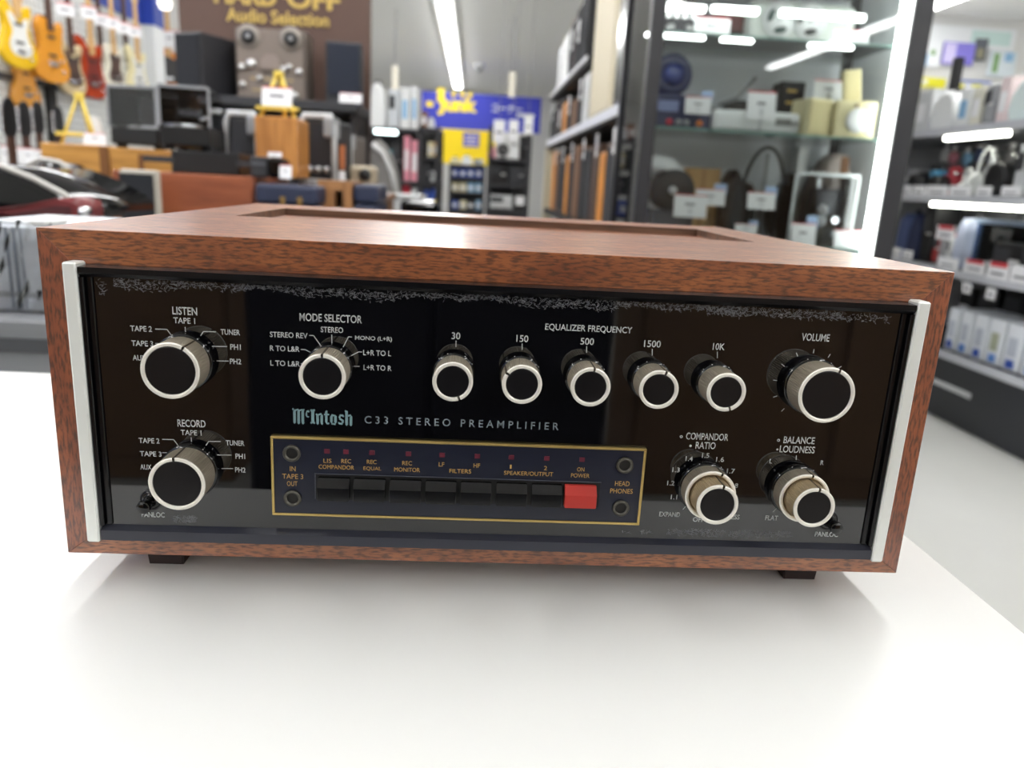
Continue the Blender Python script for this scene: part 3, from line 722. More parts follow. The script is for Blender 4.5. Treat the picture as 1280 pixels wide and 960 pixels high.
for xx in (xs0 + .02, xs1 - .03):
    MB().use(mat('shelf_inside', (30, 25, 27), .6)).poly([(4.0, zs - .045), (4.42, zs - .045), (4.42, 0), (4.0, 0)], 'x', xx - .015, xx + .015).build('side', None, sh)
MB().use(mat('shelf_inside', (30, 25, 27), .6)).box(xs0, xs1, 4.42, 4.44, 0, zs - .045).build('back', None, sh)
GRILLE = mat('speaker_cloth', (30, 32, 38), 0.85, noise=.2, nscale=300)
GRILLEB = mat('speaker_cloth_blue', (36, 42, 56), 0.85, noise=.2, nscale=300)
def speaker(label, x0, x1, y, z0, z1, dep, cab, cloth=GRILLE, group=None, rz=0.0, frame=.012, foot=0.0):
    o = thing('speaker', label, 'speaker', ((x0 + x1) / 2, y, z0), rz, group)
    hw = (x1 - x0) / 2; h = z1 - z0
    MB().use(cab).box(-hw, hw, 0, dep, 0, h, .005).build('cabinet', None, o)
    MB().use(cloth).box(-hw + frame, hw - frame, -.012, 0.002, h * .14 if foot else frame, h - frame, .004, None, 2).build('grille', None, o)
    return o
a, b, z0, z1 = rect(225, 40, 268, 122, 4.0)
speaker('tall black speaker beside the tape deck on the black shelf, nearer the guitar wall', a - .05, b - .05, 4.02, zs, z1, .32, mat('speaker_black', (42, 42, 46), .5), group='black speakers on the shelf', rz=math.radians(-24), foot=1)
a, b, z0, z1 = rect(405, 50, 450, 128, 4.0)
speaker('black speaker with blue grey cloth on the black shelf under the word Selection', a, b, 4.06, zs, z1, .30, CHAR, GRILLEB, 'black speakers on the shelf', rz=math.radians(6), foot=1)
def reel_mesh(mb, cx, cz, r, y, hole, col, holecol):
    mb.use(col).lathe([(r, y), (r, y - .006), (0, y - .006)], 'y', (cx, 0, cz), 32)
    mb.use(holecol)
    for k in range(3):
        a = math.radians(90 + 120 * k)
        mb.lathe([(hole, y - .0062), (hole, y - .0075), (0, y - .0075)], 'y', (cx + r * .55 * math.cos(a), 0, cz + r * .55 * math.sin(a)), 16)
a, b, z0, z1 = rect(295, 36, 383, 124, 4.1)
o = thing('reel_tape_deck', 'grey brown upright reel tape deck with round knobs on the black shelf', 'tape deck', ((a + b) / 2, 4.1, zs))
hw = (b - a) / 2; h = z1 - zs
MB().use(mat('deck_case', (104, 94, 86), .5)).box(-hw, hw, .0, .2, 0, h, .006).build('case', None, o)
MB().use(mat('deck_face', (126, 114, 105), .55)).box(-hw * .96, hw * .9, -.006, 0, .01, h - .01, .002).build('face', None, o)
for s in (-.62, .58):
    mb = MB(); mb.use(mat('reel_grey', (142, 134, 126), .6)).lathe([(.062, -.006), (.062, -.010), (0, -.010)], 'y', (s * hw, 0, h * .87), 32)
    mb.use(BLACKM).lathe([(.036, -.010), (.036, -.016), (0, -.016)], 'y', (s * hw, 0, h * .87), 24)
    mb.use(GREYP).lathe([(.014, -.016), (.012, -.022), (0, -.022)], 'y', (s * hw, 0, h * .87), 12)
    mb.build('reel_hub', None, o)
MB().use(mat('head_cover', (142, 128, 120), .5)).poly([(-.28 * hw, h * .42), (.3 * hw, h * .42), (.26 * hw, h * .56), (.1 * hw, h * .64), (-.1 * hw, h * .64), (-.25 * hw, h * .56)], 'y', -.03, -.006, .004).build('head_cover', None, o)
for s, t, r in ((-.82, .44, .02), (-.56, .49, .026), (.33, .44, .02), (.80, .42, .018), (-.82, .2, .018), (-.33, .3, .014), (.52, .48, .016), (.66, .08, .02)):
    MB().use(SILVER).lathe([(r, -.006), (r * .9, -.022), (0, -.022)], 'y', (s * hw, 0, t * h), 16).build('dial', None, o)
mb = MB().use(mat('dim_gold', (170, 150, 110), .5))
for s, t in ((-.6, .28), (-.2, .28), (.3, .28), (-.55, .12), (-.2, .12)): mb.box(s * hw, s * hw + .06, -.008, -.006, t * h, t * h + .012)
mb.build('scale_marks', None, o)
price_card(424, 116, 452, 134, 3.97, 'white price card at the foot of the speaker with blue grey cloth', z0=zs, group='cards on the black shelf')

# ---- cabinets, turntables and recorders stacked in front of that shelf
TAN = wood('tan_wood', (150, 92, 40), (190, 128, 62), (206, 146, 80), (1, 1, .15), .4, scale=.25)
OCHRE = wood('ochre_wood', (150, 100, 36), (188, 134, 58), (206, 152, 74), (.15, 1, 1), .4, scale=.25)
REDW = wood('red_brown_wood', (108, 52, 30), (142, 76, 48), (160, 92, 60), (.15, 1, 1), .4, scale=.25)
def cabinet(name, label, u0, v0, u1, v1, y, dep, m, z0=0.0, cat='cabinet', parts=()):
    a, b, za, zb = rect(u0, v0, u1, v1, y)
    o = thing(name, label, cat, ((a + b) / 2, y, z0))
    MB().use(m).box((a - b) / 2, (b - a) / 2, 0, dep, 0, zb - z0, .004).build('body', None, o)
    return o, a, b, zb
# big red-brown cabinet and the grille speaker in front of it
o, ca, cb, zc1 = cabinet('wooden_cabinet', 'long red brown wooden cabinet behind the walnut case', 142, 217, 316, 290, 2.2, .5, REDW)
MB().use(mat('dark_base', (60, 36, 26), .6)).box(-(cb - ca) / 2 + .01, (cb - ca) / 2 - .01, -.004, 0, 0, .06).build('plinth', None, o)
a, b, z0, z1 = rect(150, 212, 198, 275, 2.1)
o = thing('grille_speaker', 'dark cloth speaker with a pale frame leaning on the red brown cabinet', 'speaker', ((a + b) / 2, 2.1, 0))
hw = (b - a) / 2
MB().use(mat('pale_frame', (178, 172, 160), .4)).box(-hw, hw, 0, .03, 0, z1, .006).build('frame', None, o)
MB().use(GRILLE).box(-hw * .98, hw * .8, -.006, 0, .03, z1 - .012, .003).build('cloth', None, o)
# ochre cabinets under the turntables
o, oa, ob, zo1 = cabinet('ochre_cabinet', 'ochre wooden cabinet under the yellow easel', 52, 180, 137, 232, 2.75, .42, OCHRE)
MB().use(mat('ochre_dark', (120, 76, 30), .6)).box((ob - oa) / 2 - .035, (ob - oa) / 2, -.003, 0, .05, zo1 - .004).build('end_strip', None, o)  # darker ochre strip down one end of the front
o, oa2, ob2, zo2 = cabinet('ochre_cabinet', 'ochre wooden cabinet under the nearer turntable, next to the easel cabinet', 138, 186, 216, 230, 2.74, .42, OCHRE)
MB().use(mat('ochre_dark', (120, 76, 30), .6)).box(-.01, .01, -.003, 0, .05, zo2 - .02).build('handle_strip', None, o)  # darker ochre strip down the middle of the front
# turntables with clear lids
def turntable(label, a, b, y, z0, hlid, dep, rz, dark):
    o = thing('turntable', label, 'turntable', ((a + b) / 2, y, z0), rz, 'turntables with clear lids')
    hw = (b - a) / 2
    pl = MB().use(BLACK).box(-hw, hw, 0, dep, .015, .075, .004).build('plinth', None, o)
    for sx in (-.8, .8):
        for sy in (.12, .88): MB().use(BLACKM).cyl(.02, 0, .016, 'z', (sx * hw, sy * dep, 0), 12).build('foot', None, o)
    MB().use(SILVER).lathe([(0, .09), (min(hw, dep / 2) * .8, .09), (min(hw, dep / 2) * .82, .08), (min(hw, dep / 2) * .8, .075)], 'z', (-.03, dep * .5, 0), 36).build('platter', None, o)
    MB().use(SILVER).tube([(hw * .8, dep * .85, .11), (hw * .75, dep * .4, .115), (hw * .5, dep * .25, .105)], .006).build('tone_arm', None, o)
    zl = .077; t = .004
    mb = MB().use(CLEAR)
    mb.box(-hw, hw, 0, t, zl, zl + hlid).box(-hw, hw, dep - t, dep, zl, zl + hlid).box(-hw, -hw + t, t, dep - t, zl, zl + hlid).box(hw - t, hw, t, dep - t, zl, zl + hlid).box(-hw, hw, 0, dep, zl + hlid, zl + hlid + t)
    ld = mb.build('clear_lid', None, o)
    mb = MB().use(mat('lid_edge', (150, 152, 156), .25))
    for x in (-hw, hw): mb.box(x - .004, x + .004, -.004, .002, zl, zl + hlid)
    mb.box(-hw, hw, -.004, .002, zl + hlid - .004, zl + hlid + .006)
    mb.build('lid_edges', None, ld)
    if dark:
        MB().use(mat('lid_inside', (44, 40, 42), .5)).box(-hw * .9, hw * .9, dep * .55, dep * .6, .1, zl + hlid * .85).build('record_sleeve', None, o)
    return o
a, b, z0, z1 = rect(134, 108, 198, 184, 2.8)
turntable('turntable with a tall smoky lid over dark covers on the ochre cabinet', a, b, 2.8, zo2, z1 - zo2 - .08, .36, math.radians(-8), True)
a, b, z0, z1 = rect(207, 122, 266, 188, 2.40)
o3, ka, kb, zk = cabinet('black_component', 'wide black audio component under the clear lidded turntable', 214, 190, 299, 216, 2.32, .42, BLACK, z0=zc1, cat='audio component')
for xx in (-.15, .15): MB().use(CHAR).box(xx - .05, xx + .05, -.004, 0, .03, .05).build('button_strip', None, o3)
for sx in (-.8, .8): MB().use(BLACKM).box(sx * (kb - ka) / 2 - .03, sx * (kb - ka) / 2 + .03, .02, .06, -.0005, .004).build('foot', None, o3)
turntable('turntable with a wide see-through lid on the black component', a, b, 2.36, zk + .001, z1 - zk - .05, .34, math.radians(10), False)
# yellow wooden easels
EAS = mat('yellow_easel_wood', (232, 205, 90), .5)
def easel(label, x, y, z, h, wd, card, group='yellow wooden easels'):
    o = thing('display_easel', label, 'easel', (x, y, z), 0, group)
    for s in (-1, 1): MB().use(EAS).tube([(s * wd * .5, -.03, 0), (s * .006, 0, h)], .007, 6).build('leg', None, o)
    MB().use(EAS).tube([(0, .09, 0), (0, .005, h * .97)], .007, 6).build('leg', None, o)
    MB().use(EAS).box(-wd * .62, wd * .62, -.045, -.022, h * .16, h * .24, .002).build('ledge', None, o)
    MB().use(EAS).box(-.016, .016, -.012, .012, h * .92, h * 1.06, .003).build('top_block', None, o)
    if card:
        c = tag(MB().use(WHITE).box(-.052, .052, -.004, 0, 0, .066).use(RED).box(-.052, .052, -.005, -.004, .062, .066).use(GREYINK).box(-.025, .025, -.005, -.004, .03, .04).build('price_card'), card, 'price card', 'easel price cards')
        c.location = (x, y - .042, z + h * .24 + .002); c.rotation_euler = (math.radians(-14), 0, 0)
    return o
q = Wy(104, 183, 2.85)
easel('yellow wooden easel on the ochre cabinet before the guitar wall', q.x, 2.85, zo1, Wy(104, 120, 2.85).z - zo1, .13, None)
o = tag(MB().use(WHITEP).poly(smooth_outline([(-.022, 0), (.022, 0), (.03, .04), (.02, .085), (-.02, .085), (-.03, .04)], 3), 'y', -.006, .006, .002).build('white_paddle'), 'small white oval plate standing behind the yellow easel', 'plate')
q = Wy(120, 178, 3.0); o.location = (q.x, 3.0, zo1); o.scale = (1, 1, 1.3)
q = Wy(100, 180, 2.8)
price_card(104, 166, 132, 184, 2.78, 'white price card at the foot of the easel on the ochre cabinet', z0=zo1, group='cards among the stacked audio gear')
# tan speaker carrying the second easel, and its neighbours
a, b, z0, zt = rect(319, 146, 372, 228, 2.5)
o = thing('tan_speaker', 'tall tan wood speaker carrying a yellow easel with a price card', 'speaker', ((a + b) / 2, 2.5, zc1))
hw = (b - a) / 2
MB().use(TAN).box(-hw, hw, 0, .2, 0, zt - zc1, .004).build('cabinet', None, o)
MB().use(mat('panel_seam', (150, 96, 46), .5)).box(-.001, .001, -.001, .0, .0, zt - zc1 - .002).build('seam', None, o)
q = Wy(348, 146, 2.56)
easel('yellow wooden easel holding a white card on top of the tan speaker', q.x, 2.58, zt, Wy(348, 92, 2.56).z - zt, .12, 'white price card held by the easel on top of the tan speaker')
def recorder(label, u0, v0, u1, v1, y, z0, group='old recorders beside the tan speaker', body=CHAR, handle=True):
    a, b, za, zb = rect(u0, v0, u1, v1, y)
    o = thing('tape_recorder', label, 'tape recorder', ((a + b) / 2, y, z0), math.radians(-14), group)
    hw = (b - a) / 2; h = zb - z0
    MB().use(body).box(-hw * .95, hw * .95, .01, .18, 0, h * .94, .006).build('body', None, o)
    MB().use(LGREY).tube([(-hw * .97, .0, 0), (-hw * .97, .0, h * .88), (-hw * .8, .0, h), (hw * .8, .0, h), (hw * .97, .0, h * .88), (hw * .97, .0, 0)], .011, 8).build('metal_frame', None, o)
    MB().use(GREYP).box(hw * .45, hw * 1.05, -.02, .05, h * .72, h * .97, .006).build('corner_block', None, o)
    mb = MB().use(SILVER)
    for s in (-.5, 0, .5): mb.lathe([(.014, .01), (.012, -.006), (0, -.006)], 'y', (s * hw, 0, h * .3), 14)
    mb.build('dials', None, o)
    mb = MB().use(LGREY)
    for s in range(5): mb.box((-.6 + .3 * s) * hw - .008, (-.6 + .3 * s) * hw + .008, -.004, .01, h * .1, h * .18)
    mb.build('keys', None, o)
    return o
recorder('dark recorder with a pale tubular frame behind the tan speaker, above the black component', 281, 142, 324, 222, 2.85, zc1 - .05)
recorder('dark recorder in a pale tubular frame just past the tan speaker', 374, 145, 420, 224, 2.75, zc1 - .05)
recorder('smaller grey recorder with keys beside the brown box', 404, 165, 440, 226, 3.08, zc1 - .05, body=mat('recorder_grey', (110, 104, 100), .5))
o = thing('beige_projector', 'small beige machine with a round lens next to the grey recorder', 'machine', (Wy(452, 220, 2.86).x, 2.86, zc1 - .05))
MB().use(mat('beige_body', (178, 165, 142), .5)).box(-.05, .05, 0, .14, 0, .11, .012).build('body', None, o)
MB().use(BLACK).lathe([(.025, 0), (.022, -.03), (0, -.03)], 'y', (.015, 0, .075), 16).build('lens', None, o)
o = thing('price_tag', 'white swing tag hanging on the grey recorder', 'price tag', (Wy(428, 222, 2.74).x, 2.735, zc1 - .05))
MB().use(WHITE).box(-.013, .013, 0, .001, 0, .085).use(mat('orange_strap', (176, 104, 62), .6)).box(-.011, .011, 0, .004, .09, .18).build('tag', None, o)
# what carries them: low bench
bx0, bx1 = Wy(274, 225, 2.85).x - .02, Wy(472, 225, 2.6).x
bench = thing('low_bench', 'low brown bench carrying the framed recorders', 'bench', (0, 0, 0))
MB().use(mat('bench_brown', (140, 108, 86), .5)).box(bx0, bx1, 2.72, 3.32, zc1 - .075, zc1 - .05, .004).build('top', None, bench)
for xx in (bx0 + .03, bx1 - .03):
    for yy in (2.76, 3.28): MB().use(mat('bench_brown', (140, 108, 86), .5)).box(xx - .02, xx + .02, yy - .02, yy + .02, 0, zc1 - .075).build('leg', None, bench)
# little radio and its card on the red-brown cabinet
a, b, z0, z1 = rect(313, 192, 358, 222, 2.22)
q = Wy(334, 222, 2.26)
o = thing('small_radio', 'small grey and black box radio at the foot of the tan speaker', 'radio', ((a + b) / 2 - .01, 2.25, zc1))
hw = (b - a) / 2; h = z1 - zc1
MB().use(CHAR).box(-hw, 0, 0, .1, 0, h * .85, .004).build('body', None, o)
MB().use(mat('radio_slot', (88, 92, 98), .4)).box(-hw * .9, -hw * .1, -.003, 0, h * .5, h * .62).build('dial', None, o)
MB().use(BLACKG).box(0, hw * .95, -.01, .09, 0, h * .85, .012).build('speaker_side', None, o)
price_card(335, 190, 352, 203, 2.2, 'white price card with a red edge on top of the small radio', z0=zc1 + h * .86, group='cards among the stacked audio gear')
price_card(349, 206, 364, 224, 2.2, 'white price card leaning beside the small radio', z0=zc1, group='cards among the stacked audio gear', band=True)
# blue record boxes and the brown box
def case_box(name, label, u0, v0, u1, v1, y, dep, m, latch=True, cat='case'):
    a, b, za, zb = rect(u0, v0, u1, v1, y)
    o = thing(name, label, cat, ((a + b) / 2, y, 0)); hw = (b - a) / 2
    MB().use(m).box(-hw, hw, 0, dep, 0, zb * .93, .01, None, 2).build('body', None, o)
    MB().use(m).box(-hw, hw, -.003, dep + .003, zb * .935, zb, .012, None, 2).build('lid', None, o)
    if latch:
        for s in (-.1, .45): MB().use(mat('latch_brass', (150, 120, 72), .4, .8)).box(s * hw - .008, s * hw + .008, -.01, -.002, zb * .88, zb * .96, .002).build('latch', None, o)
    return o
case_box('record_case', 'dark blue record case with two brass latches beside the red brown cabinet', 319, 231, 396, 270, 2.12, .16, NAVY)
case_box('record_case', 'plain dark blue case beside the brown open box', 442, 231, 472, 270, 2.3, .3, NAVY, False)
a, b, z0, z1 = rect(397, 226, 440, 268, 2.3)
o = thing('open_box', 'small brown wooden open-fronted box between the two dark blue cases', 'box', ((a + b) / 2, 2.3, 0)); hw = (b - a) / 2
mb = MB().use(wood('box_wood', (110, 70, 40), (150, 104, 62), (170, 122, 78), (1, 1, .15), .5, scale=.25))
mb.box(-hw, hw, 0, .25, z1 - .03, z1).box(-hw, -hw + .055, 0, .25, 0, z1 - .03).box(hw - .03, hw, 0, .25, 0, z1 - .03).box(-hw, hw, .23, .25, 0, z1 - .03)
mb.build('shell', None, o)
MB().use(mat('box_inside', (92, 66, 40), .6)).box(-hw + .056, hw - .031, .1, .12, .0, z1 - .031).build('inner_panel', None, o)

# ---- glossy black cases and the dark red lid on a low stand by the picture edge
stz = Wy(60, 268, 1.3).z
st = thing('low_stand', 'low grey stand under the glossy black cases', 'stand', (0, 0, 0))
sx0, sx1 = -1.35, Wy(118, 268, 1.25).x
MB().use(BLACKM).poly([(sx0, 1.12), (sx1, 1.12), (sx1, 1.32), (sx1 - .25, 1.36), (sx1 - .25, 1.98), (sx0, 1.98)], 'z', stz - .04, stz).build('top', None, st)
for xx, yy in ((sx0 + .04, 1.16), (sx1 - .04, 1.16), (sx0 + .04, 1.94), (sx1 - .30, 1.94)): MB().use(RAILB).box(xx - .02, xx + .02, yy - .02, yy + .02, 0, stz - .04).build('leg', None, st)
EDGE = mat('gloss_highlight', (190, 188, 182), .35)
def hull_case(label, u0, v0, u1, v1, y, dep, rise, lean):
    """low case whose top curves down from a high back corner"""
    a, b, za, zb = rect(u0, v0, u1, v1, y)
    hw = (b - a) / 2; h = zb - stz
    o = thing('hard_case', label, 'case', ((a + b) / 2, y, stz), lean, 'glossy black hard cases')
    top = [(-hw, h * .82), (-hw * .6, h), (-hw * .1, h * .95), (hw * .4, h * .70), (hw * .85, h * .38), (hw, h * .15)]
    MB().use(BLACKG).poly([(-hw, 0)] + top + [(hw, 0)], 'y', 0, dep, .012, None, True).build('shell', None, o)
    MB().use(EDGE).tube([(x, -.004, z + .004) for x, z in top], .0065).build('highlight_line', None, o)  # pale tube laid along the top as the gloss highlight
    return o
hull_case('glossy black hard case nearest the picture edge, with a pale highlight line', -75, 207, 98, 262, 1.35, .34, 0, math.radians(-6))
hull_case('glossy black hard case behind the other black case, next to the ochre cabinet', 36, 203, 128, 258, 1.72, .10, 0, math.radians(-4))
a, b, z0, z1 = rect(-36, 244, 113, 272, 1.17)
o = thing('red_lid_case', 'dark red sloping lid with a chrome latch in front of the glossy black cases', 'case', ((a + b) / 2, 1.14, stz)); hw = (b - a) / 2; h = z1 - stz
MB().use(mat('burgundy_leather', (118, 50, 52), .3, noise=.15, nscale=60)).poly([(-hw, 0), (-hw, .006), (hw * .1, h * .62), (hw * .55, h * .92), (hw * .8, h), (hw * .97, h * .85), (hw, h * .5), (hw, 0)], 'y', 0, .09, .008, None, True).build('lid', None, o)
MB().use(mat('burgundy_dark', (72, 26, 30), .45)).poly([(-hw * .35, .004), (hw * .55, h * .62), (hw * .8, h * .62), (hw * .8, .004)], 'y', -.003, 0).build('front_panel', None, o)
MB().use(CHROME).lathe([(.0, -.03), (.007, -.026), (.010, -.01), (.010, 0.002)], 'y', (hw * .99, .02, h * .42), 18).build('chrome_latch', None, o)

# ---- wrapped box on the grey plinth at the picture edge
a, b, z0, z1 = rect(-60, 276, 66, 392, .74)
pb = thing('display_plinth', 'dark grey plinth under the plastic wrapped box', 'plinth', (0, 0, 0))
zp = z0
MB().use(mat('plinth_grey', (124, 126, 130), .5)).box(-.95, b + .02, .70, 1.08, 0, zp, .004).build('body', None, pb)
MB().use(mat('plinth_band', (70, 72, 76), .5)).box(-.95, b + .02, .695, .70, zp - .045, zp - .026).build('band', None, pb)
o = thing('wrapped_box', 'silver and white box in loose clear plastic at the picture edge beside the walnut case', 'box', ((a + b) / 2, .745, zp)); hw = (b - a) / 2; h = z1 - zp
MB().use(mat('box_pale', (222, 226, 232), .5)).box(-hw * .97, hw * .95, .012, .25, 0, h * .95, .004).build('carton', None, o)
mb = MB().use(mat('box_grey_bars', (140, 148, 162), .5))
for s, wd in ((-.02, .05), (.12, .07), (.27, .03)): mb.box(s * hw, (s + wd) * hw, .010, .012, h * .04, h * .92)
mb.use(mat('box_dark_mark', (70, 72, 80), .5)).box(hw * .72, hw * .80, .010, .012, h * .42, h * .52)
mb.use(mat('box_mid_bar', (180, 182, 188), .5)).box(-hw * .9, hw * .9, .010, .012, h * .16, h * .22)
mb.build('printing', None, o)
mb = MB().use(CLEAR); bm = mb.bm
rr = random.Random(5); nx, nz = 14, 8; G = []
for i in range(nx + 1):
    G.append([bm.verts.new((-hw + 2 * hw * i / nx, .002 + rr.uniform(-.002, .002), h * 1.0 * j / nz + .001)) for j in range(nz + 1)])
for i in range(nx):
    for j in range(nz): mb._fin([bm.faces.new((G[i][j], G[i + 1][j], G[i + 1][j + 1], G[i][j + 1]))])
sf = mb.build('plastic_wrap', None, o); md = sf.modifiers.new('s', 'SOLIDIFY'); md.thickness = .0006
mb = MB().use(WHITEP).box(hw * .55, hw * .98, -.004, .06, h * .95, h * 1.05, .008).box(-hw * .3, hw * .5, .02, .05, h * .95, h * .99, .006); mb.build('white_fold', None, o)

# ================================================================== the aisle in the middle
# far sign wall
YS = 15.6
def sign_rect(u0, v0, u1, v1, y=YS): return rect(u0, v0, u1, v1, y)
a, b, z0, z1 = sign_rect(527, 118, 676, 163)
o = thing('aisle_sign', 'long blue sign with yellow and white lettering at the end of the aisle', 'sign', ((a + b) / 2, YS, 0)); hw = (b - a) / 2
bd = MB().use(mat('sign_blue', (58, 66, 190), .5)).box(-hw, hw, 0, .06, z0, z1).build('board', None, o)
for s in (-.8, .8): MB().use(GREYP).cyl(.03, 0, z0, 'z', (s * hw, .03, 0), 10).build('post', None, o)
cx0 = (a + b) / 2
mb = MB().use(mat('sign_yellow', (255, 226, 40), .5))
TS(mb, 'Junk', 572, 133, 50, 24, YS, .06)
q = Wy(551, 120, YS); mb.box(q.x - cx0 - .07, q.x - cx0 + .07, -.012, 0, q.z - .12, q.z + .14, .01)
for u in (567, 578, 588):
    q = Wy(u, 119, YS); mb.lathe([(.05, -.005), (0, -.012)], 'y', (q.x - cx0, 0, q.z), 14)
q = Wy(537, 130, YS); mb.box(q.x - cx0 - .07, q.x - cx0 + .07, -.01, 0, q.z - .05, q.z + .05, .01)
mb.build('yellow_lettering', None, bd)
mb = MB().use(WHITEP); TS(mb, 'コーナー', 634, 136, 38, 11, YS, .02)
for u0, u1, v in ((646, 668, 143.5),):
    p, r = Wy(u0, v, YS), Wy(u1, v, YS); mb.box(p.x - cx0, r.x - cx0, -.008, 0, p.z - .03, p.z + .03)
mb.build('white_lettering', None, bd)
a, b, z0, z1 = sign_rect(548, 163, 619, 206)
o = thing('yellow_sign', 'bright yellow panel with blue squares under the long blue sign', 'sign', ((a + b) / 2, YS - .1, 0)); hw = (b - a) / 2; cx0 = (a + b) / 2
bd = MB().use(mat('panel_yellow', (255, 222, 0), .5)).box(-hw, hw, 0, .05, z0, z1).build('board', None, o)
for s in (-.9, .9): MB().use(GREYP).cyl(.025, 0, z0, 'z', (s * hw, .025, 0), 10).build('post', None, o)
for (u0, v0, u1, v1) in ((579, 166, 599, 184), (548.5, 163, 554, 180)):
    p0, p1, r0, r1 = sign_rect(u0, v0, u1, v1)
    mb = MB().use(mat('blue_square', (92, 90, 186), .5)).box(p0 - cx0, p1 - cx0, -.01, 0, r0, r1)
    mb.use(mat('square_print', (225, 215, 215), .5))
    for k in range(3): mb.box(p0 - cx0 + .05, p1 - cx0 - .05, -.012, -.01, r0 + (r1 - r0) * (.2 + .25 * k), r0 + (r1 - r0) * (.3 + .25 * k))
    mb.build('printed_square', None, bd)
# dome camera and hanging rods
q = Wz(599, 80, CEIL)
o = thing('ceiling_camera', 'small dome camera on the ceiling beside the long light row', 'camera', (q.x, q.y, CEIL))
MB().use(WHITEP).lathe([(.11, 0), (.11, -.05), (.08, -.07), (0, -.07)], 'z', (0, 0, 0), 24).build('housing', None, o)
MB().use(GREYP).lathe([(.07, -.07), (.055, -.12), (0, -.14)], 'z', (0, 0, 0), 20).build('dome', None, o)

FRAMEM = mat('rack_dark', (54, 54, 58), .5)
def rack(label, x0, x1, y0, y1, zs, frame=FRAMEM, front='y', back=True, top=None, name='store_rack'):
    """open rack: four uprights, shelves with price rails, back panel"""
    o = thing(name, label, 'rack', ((x0 + x1) / 2, y0, 0)); hw = (x1 - x0) / 2; dp = y1 - y0; H = top or zs[-1] + .05
    for sx in (-1, 1):
        for yy in (.02, dp - .02): MB().use(frame).box(sx * (hw - .02) - .02, sx * (hw - .02) + .02, yy - .02, yy + .02, 0, H).build('upright', None, o)
    for z in zs: MB().use(frame).box(-hw, hw, 0, dp, z - .03, z, .002).build('shelf', None, o)
    if back: MB().use(mat('rack_back_dark', (58, 58, 62), .7)).box(-hw, hw, dp - .012, dp, 0, zs[-1]).build('back_panel', None, o)
    return o
REDP = mat('red_goods', (190, 40, 60), .5); PINK = mat('pink_goods', (228, 150, 165), .5); BLUEP = mat('blue_goods', (48, 84, 176), .5); TEAL = mat('teal_goods', (90, 150, 160), .5)
SKY = mat('pale_blue_goods', (140, 185, 220), .5); BROWNP = mat('brown_goods', (120, 84, 58), .6); CARTON = mat('carton', (198, 160, 108), .7); ORANGE = mat('orange_goods', (222, 120, 36), .5)
GOODC = {}
def goods(label, u0, v0, u1, v1, y, z0, m, kind='box', dep=.16, group=None, name=None, cat=None, rz=0.0):
    """one article standing on a shelf that faces the camera"""
    a, b, za, zb = rect(u0, v0, u1, v1, y)
    return make_good(label, ((a + b) / 2, y, z0), rz, (b - a) / 2, max(.03, zb - z0), m, kind, dep, group, name, cat)
